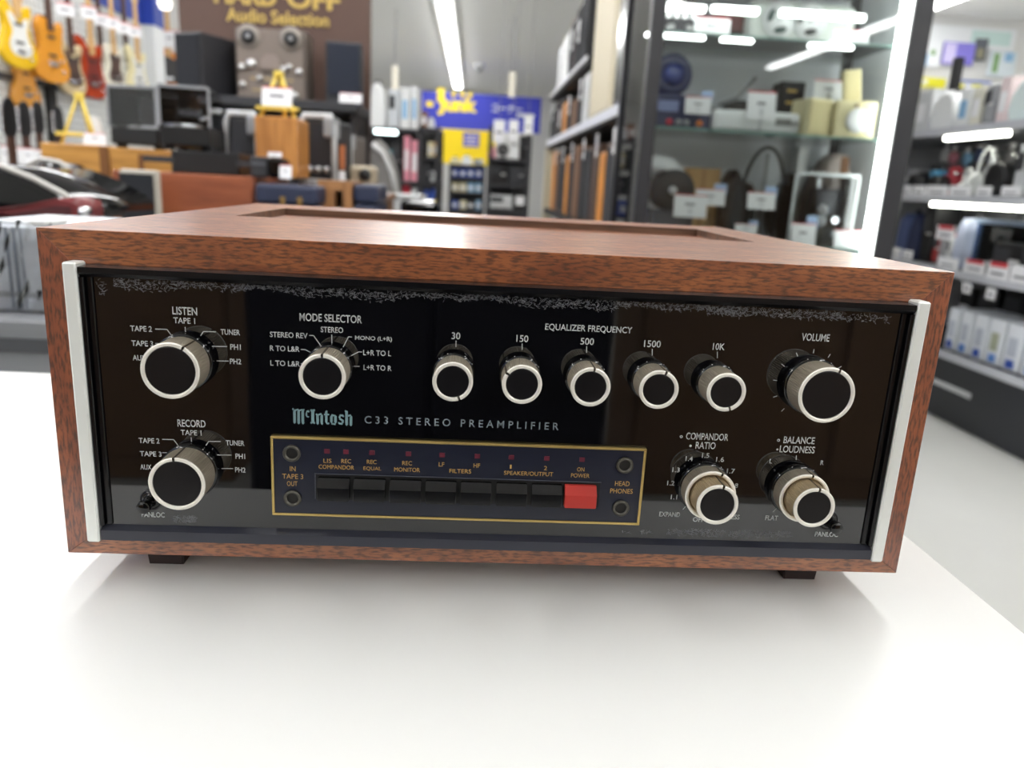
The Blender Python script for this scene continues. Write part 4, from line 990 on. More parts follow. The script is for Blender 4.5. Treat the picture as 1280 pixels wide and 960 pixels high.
def make_good(label, loc, rz, hw, h, m, kind, dep=.16, group=None, name=None, cat=None):
    """one article: its shape by kind"""
    nm = name or {'box': 'carton', 'bag': 'soft_bag', 'machine': 'boxed_machine', 'round': 'round_unit', 'spool': 'headphones', 'cam': 'camera'}[kind]
    o = thing(nm, label, cat or nm.replace('_', ' '), loc, rz, group)
    if kind == 'box':
        MB().use(m).box(-hw, hw, 0, dep, 0, h, .004).build('body', None, o)
        MB().use(WHITE if m is not WHITEP else SKY).box(-hw * .7, hw * .5, -.003, 0, h * .25, h * .7).build('printed_face', None, o)
        MB().use(m).box(-hw * .98, hw * .98, .002, dep - .002, h, h + .004).build('flap', None, o)
    elif kind == 'bag':
        pts = on_floor(smooth_outline([(-hw, 0), (hw, 0), (hw * .95, h * .5), (hw * .6, h * .86), (-hw * .5, h * .9), (-hw, h * .45)], 3))
        MB().use(m).poly(pts, 'y', 0, dep, .012, None, True).build('body', None, o)
        MB().use(CHAR).tube([(-hw * .4, dep / 2, h * .84), (-hw * .3, dep / 2, h * 1.0), (hw * .3, dep / 2, h * 1.0), (hw * .4, dep / 2, h * .82)], .008, 6).build('handle', None, o)
    elif kind == 'machine':
        MB().use(m).box(-hw, hw, 0, dep, .008, h, .008).build('body', None, o)
        MB().use(CHAR).box(-hw * .9, hw * .2, -.004, 0, h * .5, h * .85, .002).build('display', None, o)
        for s in (.45, .75): MB().use(SILVER).lathe([(min(hw, h) * .13, 0), (min(hw, h) * .11, -.015), (0, -.015)], 'y', (s * hw, 0, h * .5), 14).build('dial', None, o)
        MB().use(BLACKM).box(-hw * .8, hw * .8, .02, dep - .02, 0, .009).build('feet', None, o)
    elif kind == 'round':
        r = min(hw, h / 2); MB().use(m).lathe([(r * .9, dep), (r, dep * .6), (r, .01), (r * .92, 0), (r * .5, .004), (0, .012)], 'y', (0, 0, h / 2), 28).build('body', None, o)
        MB().use(SILVER).lathe([(r * .26, 0.006), (r * .2, -.012), (0, -.016)], 'y', (0, 0, h / 2), 16).build('centre_cap', None, o)
        MB().use(BLACKM).box(-r * .6, r * .6, .01, dep, 0, .02).build('base', None, o)
    elif kind == 'spool':
        r = hw * .86
        pts = [(r * math.cos(math.radians(t)), dep / 2, h * .42 + (h * .58 - .01) * math.sin(math.radians(t))) for t in range(0, 181, 15)]
        MB().use(m).tube([(r, dep / 2, h * .22)] + pts + [(-r, dep / 2, h * .22)], max(.008, hw * .07), 8).build('headband', None, o)
        for s in (-1, 1):
            c = MB().use(m).lathe([(h * .18, 0), (h * .24, hw * .12), (h * .24, hw * .3), (h * .15, hw * .36), (0, hw * .36)], 'x', (0, 0, 0), 22).build('ear_cup', None, o)
            c.location = (s * r * .62 if s > 0 else -r * .62, dep / 2, h * .25)
            if s < 0: c.rotation_euler = (0, 0, math.pi)
            MB().use(BLACKM).box(-.01, .01, -.01, .01, -h * .25, -h * .2).build('foot', None, c)
    elif kind == 'cam':
        MB().use(m).box(-hw, hw, .03, dep * .6 + .03, 0, h * .72, .006).build('body', None, o)
        MB().use(m).poly([(-hw * .3, h * .72), (hw * .3, h * .72), (hw * .2, h), (-hw * .2, h)], 'y', .04, dep * .5 + .03, .003).build('viewfinder', None, o)
        mb = MB().use(BLACK).lathe([(h * .33, .03), (h * .33, -.02), (h * .3, -.04), (h * .22, -.04), (0, -.025)], 'y', (0, 0, h * .36), 22)
        mb.build('lens', None, o)
        MB().use(CHROME).lathe([(h * .12, h * .72), (h * .11, h * .82), (0, h * .82)], 'z', (hw * .62, .06, 0), 14).build('shutter_dial', None, o)
    return o
# gondola with white goods near the brown board
y = 7.2
zl = [Wy(495, v, y).z for v in (262, 226, 160)]
xa, xb = Wy(440, 200, y).x, Wy(527, 200, y).x
rk = rack('dark store rack with white boxes on top at the mouth of the aisle', xa, xb, y, y + .5, [zl[0] - .02, zl[1], zl[2]], top=zl[2])
MB().use(mat('rack_led', (235, 255, 255), .5, emit=3.5)).box(xb - rk.location.x - .44, xb - rk.location.x - .23, -.02, .01, zl[2] - .06, zl[2] - .02, .006).build('shelf_light', None, rk)
for i, (u0, v0, u1, m, k, lab) in enumerate(((462, 100, 481, WHITEP, 'bag', 'white soft bag on the top shelf of the dark rack, beside the brown board'), (485.5, 112, 499, mat('grey_white', (205, 210, 214), .5), 'machine', 'grey white machine between two white items on top of the dark rack'),
        (501, 110, 512, WHITEP, 'box', 'white carton on top of the dark rack, nearer the aisle'), (514, 108, 522, WHITEP, 'box', 'narrow white carton at the aisle end of the dark rack top'))):
    goods(lab, u0, v0, u1, 160, y + .05, zl[2], m, k, group='goods on top of the dark rack')
for u0, v0, u1, m, k, lab in ((462, 182, 476, CHAR, 'machine', 'dark machine under the shelf light of the dark rack'), (476, 188, 490, TEAL, 'box', 'dull teal carton under the shelf light of the dark rack'), (490, 176, 503, BLACK, 'machine', 'black machine in the middle of the dark rack'),
        (505, 170, 512, PINK, 'box', 'tall pink carton in the dark rack'), (514, 176, 523, PINK, 'box', 'pale pink carton at the aisle end of the dark rack')):
    goods(lab, u0, v0, u1, 226, y + .05, zl[1], m, k, group='goods in the middle of the dark rack')
for u0, v0, u1, m, k, lab in ((464, 234, 480, WHITEP, 'box', 'white carton on the lowest visible shelf of the dark rack'), (484, 232, 498, GREYP, 'bag', 'grey bag on the lowest visible shelf of the dark rack'), (503, 232, 512, REDP, 'box', 'red carton low in the dark rack'), (514, 236, 524, WHITEP, 'box', 'white carton low at the aisle end of the dark rack')):
    goods(lab, u0, v0, u1, 262, y + .05, zl[0] - .02, m, k, group='goods low in the dark rack')
a, b, z0, z1 = rect(462, 176, 500, 244, 5.2)
o = thing('grey_bag', 'tall grey cloth bag with a white strap standing before the dark rack', 'bag', ((a + b) / 2, 5.2, 0)); hw = (b - a) / 2
MB().use(mat('bag_grey', (140, 138, 136), .8, noise=.15, nscale=90)).poly(on_floor(smooth_outline([(-hw, 0), (hw, 0), (hw * .95, z1 * .7), (hw * .2, z1 * .94), (-hw * .7, z1), (-hw, z1 * .8)], 3)), 'y', 0, .2, .02, None, True).build('body', None, o)
MB().use(WHITEP).tube([(-hw * .8, -.006, z1 * .98), (-hw * .1, -.02, z1 * .93), (hw * .5, -.02, z1 * .82), (hw * .85, -.01, z1 * .68)], .018, 6).build('strap', None, o)
a, b, z0, z1 = rect(470, 243, 524, 275, 4.6)
o = thing('white_bin', 'low white box in front of the grey cloth bag', 'box', ((a + b) / 2, 4.6, 0)); hw = (b - a) / 2
MB().use(WHITEP).box(-hw, hw, 0, .4, 0, z1 - .03, .006).build('body', None, o); MB().use(LGREY).box(-hw - .01, hw + .01, -.01, .41, z1 - .03, z1, .006).build('lid', None, o)
a, b, z0, z1 = rect(500, 250, 548, 275, 4.2)
o = thing('black_speaker_box', 'low black box standing in the aisle beside the low white box', 'box', ((a + b) / 2, 4.2, 0)); hw = (b - a) / 2
MB().use(BLACKG).box(-hw, hw, 0, .3, 0, z1, .03, None, 3).build('body', None, o); MB().use(CHAR).box(-hw * .5, hw * .5, -.004, .003, z1 * .7, z1 * .85, .002).build('vent', None, o)
# second rack, further along the aisle
y = 9.0
zl2 = [Wy(540, v, y).z for v in (258, 228, 196, 160)]
xa, xb = Wy(523, 200, y).x, Wy(549, 200, y).x
rack('narrow dark rack behind the white goods rack, along the aisle', xa, xb, y, y + 1.2, zl2, top=zl2[3] + .02)
for u0, v0, u1, vb, k, m, kind, lab in ((526, 238, 536, 258, 0, BLUEP, 'box', 'small blue carton low in the narrow dark rack'), (537, 234, 547, 258, 0, BLUEP, 'bag', 'blue bag low in the narrow dark rack'), (526, 206, 538, 228, 1, CHAR, 'machine', 'dark machine in the narrow dark rack'), (538, 214, 543, 228, 1, LGREY, 'machine', 'pale machine in the narrow dark rack'),
        (526, 172, 534, 196, 2, BLACK, 'machine', 'black machine in the upper narrow dark rack'), (535, 178, 541, 196, 2, CREAM, 'box', 'cream carton in the upper narrow dark rack'), (526, 140, 534, 160, 3, BROWNP, 'box', 'brown carton on top of the narrow dark rack'), (535, 146, 543, 160, 3, LGREY, 'bag', 'pale bag on top of the narrow dark rack'), (542, 178, 548, 196, 2, CARTON, 'box', 'tan carton in the upper narrow dark rack')):
    goods(lab, u0, v0, u1, vb, y + .05, zl2[k], m, kind, group='goods in the narrow dark rack')
# rack with blue boxes under the yellow sign
y = 10.2
zl3 = [Wy(586, v, y).z for v in (262, 240, 222, 206)]
xa, xb = Wy(561, 230, y).x, Wy(606, 230, y).x
rack('dark rack of blue and pale boxes below the yellow panel', xa, xb, y, y + .5, zl3, top=zl3[3])
c = 0
for vrow, k in ((222, 2), (240, 1), (262, 0)):
    for i in range(4):
        u0 = 564.5 + i * 10; m = [(BLUEP, BLUEP, BLUEP, BLUEP), (CREAM, CREAM, SKY, SKY), (BLUEP, CREAM, CHAR, SKY)][2 - k][i]
        goods(('first', 'second', 'third', 'last')[i] + ' box from the bag rack side on the ' + ('lowest', 'middle', 'upper')[k] + ' shelf of the blue box rack', u0, vrow - 11, u0 + 8.5, vrow, y + .05, zl3[k], m, 'box', group='boxes in the blue box rack')
for i, (u0, u1, vv) in enumerate(((563, 575, 196), (577, 590, 194), (592, 605, 199))):
    goods(('first', 'second', 'third')[i] + ' pale machine from the narrow rack side on top of the blue box rack', u0, vv, u1, 206, y + .05, zl3[3], (CREAM, WHITEP, LGREY)[i], ('bag', 'bag', 'machine')[i], group='pale goods on top of the blue box rack')
# rack with black stereo parts and white hanging cards
y = 8.8
zl4 = [Wy(632, v, y).z for v in (262, 230, 198)]
xa, xb = Wy(609, 230, y).x, Wy(662, 230, y).x
rack('dark rack of black audio units with white cards above', xa, xb, y, y + .5, zl4, top=Wy(632, 158, y).z)
for u0, v0, u1, vb, k, m, kind, lab in ((611, 206, 634, 230, 1, BLACK, 'machine', 'black audio unit with a pale display in the dark rack below the white cards'), (637, 208, 655, 230, 1, CHAR, 'machine', 'charcoal audio unit in the dark rack below the white cards'), (612, 244, 640, 262, 0, LGREY, 'machine', 'pale audio unit low in the dark rack below the white cards'), (642, 238, 660, 262, 0, BLACK, 'box', 'black carton low in the dark rack below the white cards'),
        (610, 182, 620, 198, 2, PINK, 'bag', 'pale pink bag on the upper shelf of the audio rack'), (622, 176, 636, 198, 2, BLACK, 'round', 'round black unit on the upper shelf of the audio rack'), (638, 180, 648, 198, 2, WHITEP, 'bag', 'white bag on the upper shelf of the audio rack'), (650, 170, 660, 198, 2, BLACK, 'machine', 'black machine on the upper shelf of the audio rack')):
    goods(lab, u0, v0, u1, vb, y + .05, zl4[k], m, kind, group='goods in the audio rack')
for i, (u0, v0, u1, v1) in enumerate(((617, 150, 631, 178), (636, 150, 648, 176), (655, 146, 666, 168))):
    a, b, z0, z1 = rect(u0, v0, u1, v1, y - .04)
    o = thing('hanging_card', ('first', 'second', 'third')[i] + ' white card from the yellow panel side hanging over the audio rack', 'card', ((a + b) / 2, y - .04, 0), 0, 'white cards over the audio rack')
    MB().use(WHITE).box((a - b) / 2, (b - a) / 2, 0, .003, z0, z1).use(GREYINK).box((a - b) / 3, (b - a) / 3, -.002, 0, z0 + (z1 - z0) * .4, z0 + (z1 - z0) * .5).build('card', None, o)
    MB().use(GREYP).tube([(0, .003, z1 - .01), (0, .02, z1 + .3), (0, .02, CEIL)], .003, 5).build('cord', None, o)
for i, (u, v0, v1) in enumerate(((494, 82, 112), (641, 90, 122))):
    yy = 11.0; q0, q1 = Wy(u, v0, yy), Wy(u, v1, yy)
    o = thing('hanging_sign', ('narrow cream sign hanging from the ceiling above the white goods rack', 'narrow cream sign hanging from the ceiling above the blue sign')[i], 'sign', (q0.x, yy, 0), 0, 'narrow signs under the ceiling')
    MB().use(mat('rod_cream', (240, 234, 218), .5)).box(-.045, .045, -.01, .01, q1.z, q0.z, .004).build('panel', None, o)
    MB().use(GREYP).cyl(.006, q0.z - .01, CEIL, 'z', (0, 0, 0), 8).build('cord', None, o)

# ---- speaker rack that runs along the aisle towards the sign (its front faces the aisle)
XS = 0.72
zsh = [.70, Wx(780, 132, XS).z, Wx(730, 75, XS).z]
TB = Wx(737, 110, XS + .02).y + .03
ya, yb = 3.55, Wx(684, 190, XS).y
o = thing('speaker_rack', 'long dark rack of upright speakers running along the aisle beside the glass showcase', 'rack', (XS, ya, 0)); L = yb - ya
for i, z in enumerate(zsh):
    sh = MB().use(BLACKM).box(0, .42, 0 if i < 2 else TB - ya, L, z - .05, z).build('shelf', None, o)
    if i: MB().use(mat('label_rail', (215, 218, 226), .35)).box(-.012, 0, 0 if i < 2 else TB - ya, L, z - (.035 if i == 1 else .02), z + (.02 if i == 1 else .0)).build('label_rail', None, sh)
for yy in (0.04, 1.6, 3.2, L - .04):
    MB().use(mat('beige_upright', (205, 196, 172), .5)).box(.36, .42, yy - .04, yy + .04, 0, 2.6).build('upright', None, o)
MB().use(mat('beige_upright', (205, 196, 172), .5)).box(-.01, .09, L, L + .09, 0, zsh[1] - .05).build('end_post', None, o)
MB().use(mat('rack_back', (70, 68, 66), .7)).box(.42, .44, 0, L, 0, 2.6).build('back_panel', None, o)
DARKW = wood('dark_walnut', (40, 26, 20), (66, 46, 36), (84, 58, 44), (1, 1, .15), .5, scale=.25)
HONEY = wood('honey_oak', (170, 100, 34), (212, 140, 56), (226, 158, 72), (1, 1, .15), .45, scale=.25)
BEIGE = mat('beige_box', (196, 186, 160), .55)
def side_speaker(label, y0, y1, z0, z1, m, group, cloth=True):
    o = thing('speaker', label, 'speaker', (XS + .02, y0, z0 + .0004), 0, group); wd = y1 - y0 - .012; h = z1 - z0
    MB().use(m).box(.006, .3, 0, wd, 0, h, .004).build('cabinet', None, o)
    if cloth: MB().use(GRILLE).box(0, .008, wd * .1, wd * .9, h * .05, h * .95, .003).build('grille', None, o)
    else: MB().use(m).box(0, .006, wd * .08, wd * .92, h * .04, h * .96, .002).build('front_frame', None, o)
    return o
def side_card(label, y, z, h=.09, group='cards on the speaker rack', w=.06):
    o = thing('price_card', label, 'price card', (XS - .005, y, z), 0, group)
    MB().use(WHITE).box(-.012, -.009, -w / 2, w / 2, 0, h).use(GREYINK).box(-.014, -.012, -w * .3, w * .3, h * .3, h * .45).build('card', None, o)
    MB().use(CLEAR).box(-.009, .006, -w / 2, w / 2, 0, .004).build('holder', None, o)
ORD = ('first', 'second', 'third', 'fourth', 'fifth', 'sixth', 'seventh', 'eighth', 'ninth', 'tenth', 'eleventh', 'twelfth', 'thirteenth', 'fourteenth', 'fifteenth', 'sixteenth', 'seventeenth', 'eighteenth')
# lower shelf: spans given by picture columns
low = [(775, 765, HONEY, 0), (764, 752, DARKW, 1), (751, 745, HONEY, 0), (744, 737, DARKW, 0), (736, 728, DARKW, 1), (727, 721, BLACKM, 1), (720, 714, BROWNP, 0), (713, 708, BLACKM, 1), (707, 704, HONEY, 0), (703, 699, DARKW, 1), (698, 695, CHAR, 1), (694, 691, BROWNP, 0), (690, 687.5, HONEY, 0)]
rs = random.Random(11)
for i, (u1, u0, m, cl) in enumerate(low):
    p, r = Wx(u1, 250, XS + .02).y, Wx(u0, 250, XS + .02).y
    nm = {id(HONEY): 'honey wood', id(DARKW): 'dark wood', id(BLACKM): 'black', id(BROWNP): 'brown', id(CHAR): 'charcoal'}[id(m)]
    side_speaker(f'{nm} speaker on the lower shelf of the speaker rack, {ORD[i]} from the showcase end', p, r, zsh[0], zsh[1] - .09 - rs.uniform(0, .12), m, 'speakers on the lower rack shelf', cl)
    if i % 2 == 0 and i < 11: side_card(f'white card hung on the {ORD[i]} lower speaker from the showcase end', (p + r) / 2, zsh[1] - .23, .13, w=.05)
mid = [(781, 766, BLACKG, 0), (765, 737, BEIGE, 0), (735, 729, LGREY, 0), (728, 722, CHAR, 1), (721, 716, BROWNP, 0), (715, 710, BLACKM, 1), (709, 705, HONEY, 0), (704, 700, CHAR, 1), (699, 695, DARKW, 1), (694, 690, BLACKM, 1)]
for i, (u1, u0, m, cl) in enumerate(mid):
    p, r = Wx(u1, 110, XS + .02).y, Wx(u0, 110, XS + .02).y
    nm = {id(HONEY): 'honey wood', id(DARKW): 'dark wood', id(BLACKM): 'black', id(BROWNP): 'brown', id(CHAR): 'charcoal', id(BEIGE): 'tall beige', id(BLACKG): 'glossy black', id(LGREY): 'pale grey'}[id(m)]
    top = {0: 2.35, 1: 2.55}.get(i, zsh[2] - .09 - rs.uniform(0, .12))
    side_speaker(f'{nm} speaker on the middle shelf of the speaker rack, {ORD[i]} from the showcase end', p, r, zsh[1], top, m, 'speakers on the middle rack shelf', cl)
    if i in (2, 4, 6, 8): side_card(f'white card hung on the {ORD[i]} middle speaker from the showcase end', (p + r) / 2, zsh[1] + .08 + .05 * (i % 3), .14, w=.07)
topi = [(733, 726, CHAR), (725, 719, BLACKM), (718, 712, DARKW), (711, 706, WHITEP), (705, 700, LGREY), (699, 694, WHITEP), (693, 689, GREYP)]
for i, (u1, u0, m) in enumerate(topi):
    p, r = Wx(u1, 40, XS + .02).y, Wx(u0, 40, XS + .02).y
    p = max(p, TB + .02)
    if r < p + .05 or r > yb: continue
    nm = {id(DARKW): 'dark wood', id(BLACKM): 'black', id(CHAR): 'charcoal', id(WHITEP): 'white', id(LGREY): 'pale grey', id(GREYP): 'grey'}[id(m)]
    side_speaker(f'{nm} speaker on the top shelf of the speaker rack, {ORD[i]} from the showcase end', p, r, zsh[2], zsh[2] + (.5 - .03 * i), m, 'speakers on the top rack shelf', i < 3)
    if i < 4: side_card(f'white card hung on the {ORD[i]} top speaker from the showcase end', (p + r) / 2, zsh[2] + .16, .15, w=.07)
# printed leaflet board by the showcase
o = thing('leaflet_board', 'white board with colourful printing between the speaker rack and the showcase', 'board', (Wy(771, 200, 3.2).x, 3.2, 0))
wd = Wy(793, 200, 3.2).x - Wy(771, 200, 3.2).x; zt = Wy(785, 172, 3.2).z
MB().use(WHITEP).box(0, wd, 0, .012, 0, zt, .003).build('board', None, o)
mb = MB()
for m, x0, x1, z0, z1 in ((mat('print_green', (150, 210, 130), .5), .15, .8, .72, .9), (mat('print_orange', (240, 170, 90), .5), .3, .9, .90, .96), (mat('print_blue', (120, 150, 220), .5), .2, .7, .64, .7), (mat('print_pale', (180, 200, 200), .5), .1, .85, .55, .62)):
    mb.use(m).box(x0 * wd, x1 * wd, -.002, 0, z0 * zt, z1 * zt)
mb.build('printing', None, o)

# ================================================================== the glass showcase
YV = 2.55; DV = .5
xl, xr = Wy(806, 200, YV).x, Wy(1118, 200, YV).x
zc = [Wy(950, 303, YV + .12).z, Wy(950, 168, YV + .12).z, Wy(950, 53, YV + .12).z, Wy(950, -48, YV).z]
HV = 2.2
o = case = thing('glass_showcase', 'tall glass showcase with black posts and a bright light strip', 'showcase', (0, YV, 0))
POST = mat('showcase_post', (38, 38, 42), .35)
pw = .05
for x in (xl, xr):
    for yy in (0, DV): MB().use(POST).box(x - pw / 2 if x == xl else x - .03, x + pw / 2 if x == xl else x + .045, yy - .02, yy + .02, 0, HV, .003).build('post', None, o)
MB().use(POST).box(xl - .025, xr + .045, -.02, DV + .02, HV - .08, HV, .003).build('top_frame', None, o)
MB().use(POST).box(xl - .025, xr + .045, -.02, DV + .02, 0, .35, .003).build('base', None, o)
MB().use(mat('showcase_light', (252, 255, 250), .5, emit=SHOWLED)).box(xr - .062, xr - .034, -.004, .02, .36, HV - .09, .003).build('light_strip', None, o)
MB().use(GLASS).box(xl + .026, xr - .035, -.016, -.010, .35, HV - .08).build('front_pane', None, o)
MB().use(GLASS).box(xl - .012, xl - .006, .021, DV - .021, .35, HV - .08).build('side_pane', None, o)
MB().use(mat('brightening_panel', (222, 226, 230), .3)).box(xr + .004, xr + .010, .021, DV - .021, .35, HV - .08).build('side_panel', None, o)  # opaque pale panels added in place of clear panes to brighten the inside
MB().use(mat('brightening_panel', (222, 226, 230), .3)).box(xl + .026, xr - .035, DV - .006, DV, .35, HV - .08).build('back_panel', None, o)
for i, z in enumerate(zc):
    s = MB().use(GLASS).box(xl + .03, xr - .066, .012, DV - .02, z - .008, z).build('glass_shelf', None, o)
    MB().use(GLASSEDGE).box(xl + .03, xr - .066, .008, .0115, z - .008, z).build('shelf_edge', None, s)
GLOWBAR = mat('glow_bar', (252, 255, 252), .5, emit=SHOWLED * .5)
for u0, u1, v, k in ((826, 882, 8, 3), (890, 948, 11, 3), (976, 1082, 16, 3), (806, 880, 57, 2), (900, 940, 61, 2), (1010, 1065, 67, 2)):  # lower row stands in for ceiling lights reflected in the glass
    p, r = Wy(u0, v, YV + .03), Wy(u1, v, YV + .03)
    zt = (zc[2] - .0085) if k == 2 else p.z + .012
    mb = MB().use(GLOWBAR).box(p.x, r.x, .02, .045, zt - (.012 if k == 2 else .022), zt, .003)
    mb.build('glow_bar', None, o)
def sv(u0, v0, u1, v1, dy): return rect(u0, v0, u1, v1, YV + dy)
def scard(u0, v0, u1, v1, dy, k, label, blue=False):
    price_card(u0, v0, u1, v1, YV + dy, label, z0=zc[k], tilt=10, blue=blue, group='price cards in the glass showcase')
# top shelf
def unit(name, label, cat, u0, v0, u1, v1, dy, k, dep, m, bev=.005):
    a, b, z0, z1 = sv(u0, v0, u1, v1, dy)
    o = thing(name, label, cat, ((a + b) / 2, YV + dy, zc[k])); hw = (b - a) / 2; h = z1 - zc[k]
    return o, hw, h
o, hw, h = unit('mixing_amplifier', 'dark amplifier with silver columns and knobs on the top showcase shelf', 'amplifier', 826, 6, 890, 52, .14, 2, .24, CHAR)
MB().use(mat('dark_device', (62, 60, 66), .5)).box(-hw, hw, 0, .24, 0, h, .006).build('body', None, o)
for s in (-.75, -.42, -.1, .22): MB().use(SILVER).box(hw * s - .012, hw * s + .012, -.012, 0, h * .55, h * .95, .003).build('column', None, o)
for s in (-.62, .12): MB().use(SILVER).lathe([(.017, 0), (.014, -.02), (0, -.02)], 'y', (s * hw, 0, h * .28), 16).build('knob', None, o)
o, hw, h = unit('red_box', 'dark red box behind the price card on the top showcase shelf', 'box', 888, 12, 931, 50, .22, 2, .2, None)
MB().use(mat('dark_red', (92, 38, 36), .5)).box(-hw, hw, 0, .2, 0, h, .005).build('body', None, o); MB().use(BLACKM).box(-hw * .9, hw * .9, -.003, 0, h * .05, h * .4).build('lower_band', None, o)
o, hw, h = unit('reel_recorder', 'white reel tape recorder with two reels on the top showcase shelf', 'tape recorder', 936, 2, 1072, 57, .16, 2, .22, None)
MB().use(mat('recorder_white', (214, 220, 214), .4)).box(-hw, hw, 0, .2, 0, h, .03, None, 3).build('body', None, o)
for s in (-.46, .10):
    mb = MB(); r = h * .40
    mb.use(WHITEP).lathe([(r, 0), (r, -.012), (0, -.012)], 'y', (s * hw, 0, h * .56), 36)
    mb.use(mat('reel_hole', (70, 92, 88), .5) if s < 0 else mat('reel_hole_dark', (44, 46, 46), .5))
    for t in range(3):
        a = math.radians(40 + 120 * t); M = Matrix.Translation((s * hw + r * .58 * math.cos(a), -.0125, h * .56 + r * .58 * math.sin(a))) @ Matrix.Rotation(-a, 4, 'Y') @ Matrix.Diagonal((.55, 1, 1.15, 1))
        mb.lathe([(r * .34, 0), (0, -.001)], 'y', (0, 0, 0), 18, True, M)
    mb.use(LGREY).lathe([(r * .14, -.012), (r * .1, -.02), (0, -.02)], 'y', (s * hw, 0, h * .56), 14)
    mb.build('reel', None, o)
MB().use(mat('badge_tan', (196, 180, 140), .5)).box(hw * .3, hw * .48, -.003, 0, h * .06, h * .12).build('badge', None, o)
scard(868, 21, 913, 53, .06, 2, 'large white price card before the dark amplifier on the top showcase shelf')
scard(1043, 37, 1086, 63, .06, 2, 'white price card beside the white reel recorder on the top showcase shelf')
# boxes above
o, hw, h = unit('record_crate', 'row of orange and cream cartons on the showcase shelf above the reel recorder', 'carton', 976, -40, 1045, 3, .12, 3, .2, None)
MB().use(CARTON).box(-hw, hw, 0, .2, 0, .16, .004).build('body', None, o); MB().use(ORANGE).box(-hw * .5, hw * .3, -.003, 0, .03, .12).build('label_area', None, o)
o, hw, h = unit('red_brown_case', 'red brown case on the showcase shelf above the dark amplifier', 'case', 836, -40, 938, 3, .12, 3, .2, None)
MB().use(mat('case_redbrown', (128, 58, 46), .5)).box(-hw, hw, 0, .2, 0, .15, .006).build('body', None, o); MB().use(SILVER).box(-hw * .2, hw * .2, -.012, 0, .06, .075, .003).build('handle', None, o)
# middle shelf
DB = mat('dark_blue_device', (46, 52, 84), .4)
o, hw, h = unit('blue_player', 'dark blue player with coloured buttons on the middle showcase shelf', 'player', 812, 118, 890, 164, .12, 1, .22, None)
MB().use(DB).box(-hw, hw, 0, .22, 0, h, .006).build('body', None, o)
for s, m in ((-.35, REDP), (-.05, GREYP), (.2, GREYP), (.62, ORANGE)): MB().use(m).lathe([(.012, 0), (.010, -.012), (0, -.012)], 'y', (s * hw, 0, h * .2), 14).build('button', None, o)
MB().use(mat('pale_window', (120, 130, 170), .3)).box(-hw * .8, -hw * .1, -.003, 0, h * .5, h * .8).build('window', None, o)
o, hw, h = unit('lens_unit', 'round blue glass lens unit on top of the dark blue player', 'lens', 816, 66, 866, 118, .2, 1, .1, None)
zt = sv(812, 118, 890, 164, .12)[3]; o.location.z = zt; h = sv(816, 66, 866, 118, .2)[3] - zt
r = min(hw, h / 2)
MB().use(DB).lathe([(r, .1), (r, 0), (r * .85, -.02), (r * .6, -.01)], 'y', (0, 0, r), 28).build('barrel', None, o)
MB().use(mat('lens_glass', (60, 70, 120), .08)).lathe([(r * .62, -.008), (r * .3, -.02), (0, -.024)], 'y', (0, 0, r), 24).build('front_glass', None, o)
MB().use(BLACKM).box(-r * .5, r * .5, .02, .08, 0, .012).build('foot', None, o)
o, hw, h = unit('desk_lamp_arm', 'black swing arm machine with a pale lever behind the white receiver', 'machine', 894, 92, 944, 140, .36, 1, .1, None)
MB().use(BLACK).box(-hw, hw, 0, .12, 0, h * .45, .006).build('base', None, o)
MB().use(GREYP).tube([(-hw * .8, -.01, h * .5), (hw * .1, -.01, h * .62), (hw * .9, -.01, h * .95)], .009, 8).build('lever', None, o)
MB().use(BLACK).box(-hw * .2, hw * .9, .02, .1, h * .44, h * .6, .004).build('block', None, o)
MB().use(GOLD).lathe([(.014, 0), (.012, -.012), (0, -.012)], 'y', (hw * .3, 0, h * .2), 14).build('gold_dial', None, o)
o, hw, h = unit('white_receiver', 'low white receiver with a price card on it on the middle showcase shelf', 'receiver', 892, 139, 1001, 164, .10, 1, .24, None)
MB().use(WHITEP).box(-hw, hw, 0, .24, .01, h, .012, None, 2).build('body', None, o)
MB().use(mat('grey_display', (120, 122, 120), .4)).box(hw * .42, hw * .78, -.003, .002, h * .4, h * .72).build('display', None, o)
MB().use(SILVER).lathe([(.015, 0), (.012, -.014), (0, -.014)], 'y', (hw * .88, 0, h * .55), 16).build('dial', None, o)
MB().use(BLACKM).box(-hw * .8, hw * .8, .03, .2, 0, .011).build('foot_bar', None, o)
o, hw, h = unit('black_gold_box', 'black box with gold marks behind the cream speakers', 'box', 974, 102, 1004, 164, .36, 1, .1, None)
MB().use(BLACK).box(-hw, hw, 0, .1, 0, h, .005).build('body', None, o)
for t in (.62, .82): MB().use(GOLD).box(-hw * .5, hw * .3, -.003, 0, h * t, h * t + .01).build('gold_mark', None, o)
def cream(label, u0, v0, u1, v1, dy, rz, cone):
    o, hw, h = unit('cream_speaker', label, 'speaker', u0, v0, u1, v1, dy, 1, .13, None); o.rotation_euler = (0, 0, rz); o['group'] = 'small cream speakers in the showcase'
    MB().use(CREAM).box(-hw, hw, 0, .12, 0, h, .008, None, 2).build('cabinet', None, o)
    if cone:
        MB().use(WHITE).lathe([(.045, -.001), (.042, -.008), (.02, .0), (0, -.006)], 'y', (hw * .12, -.001, h * .48), 28).build('cone', None, o)
        MB().use(BROWNP).lathe([(.007, 0), (.006, -.004), (0, -.004)], 'y', (0, 0, h * .86), 12).build('tweeter', None, o)
    else: MB().use(mat('cream_cloth', (206, 194, 150), .8)).box(-hw * .86, hw * .86, -.005, 0, h * .06, h * .94, .003).build('grille', None, o)
    return o, h
cream('cream speaker with a cloth front next to the black and gold box in the showcase', 1008, 123, 1042, 166, .08, math.radians(10), False)
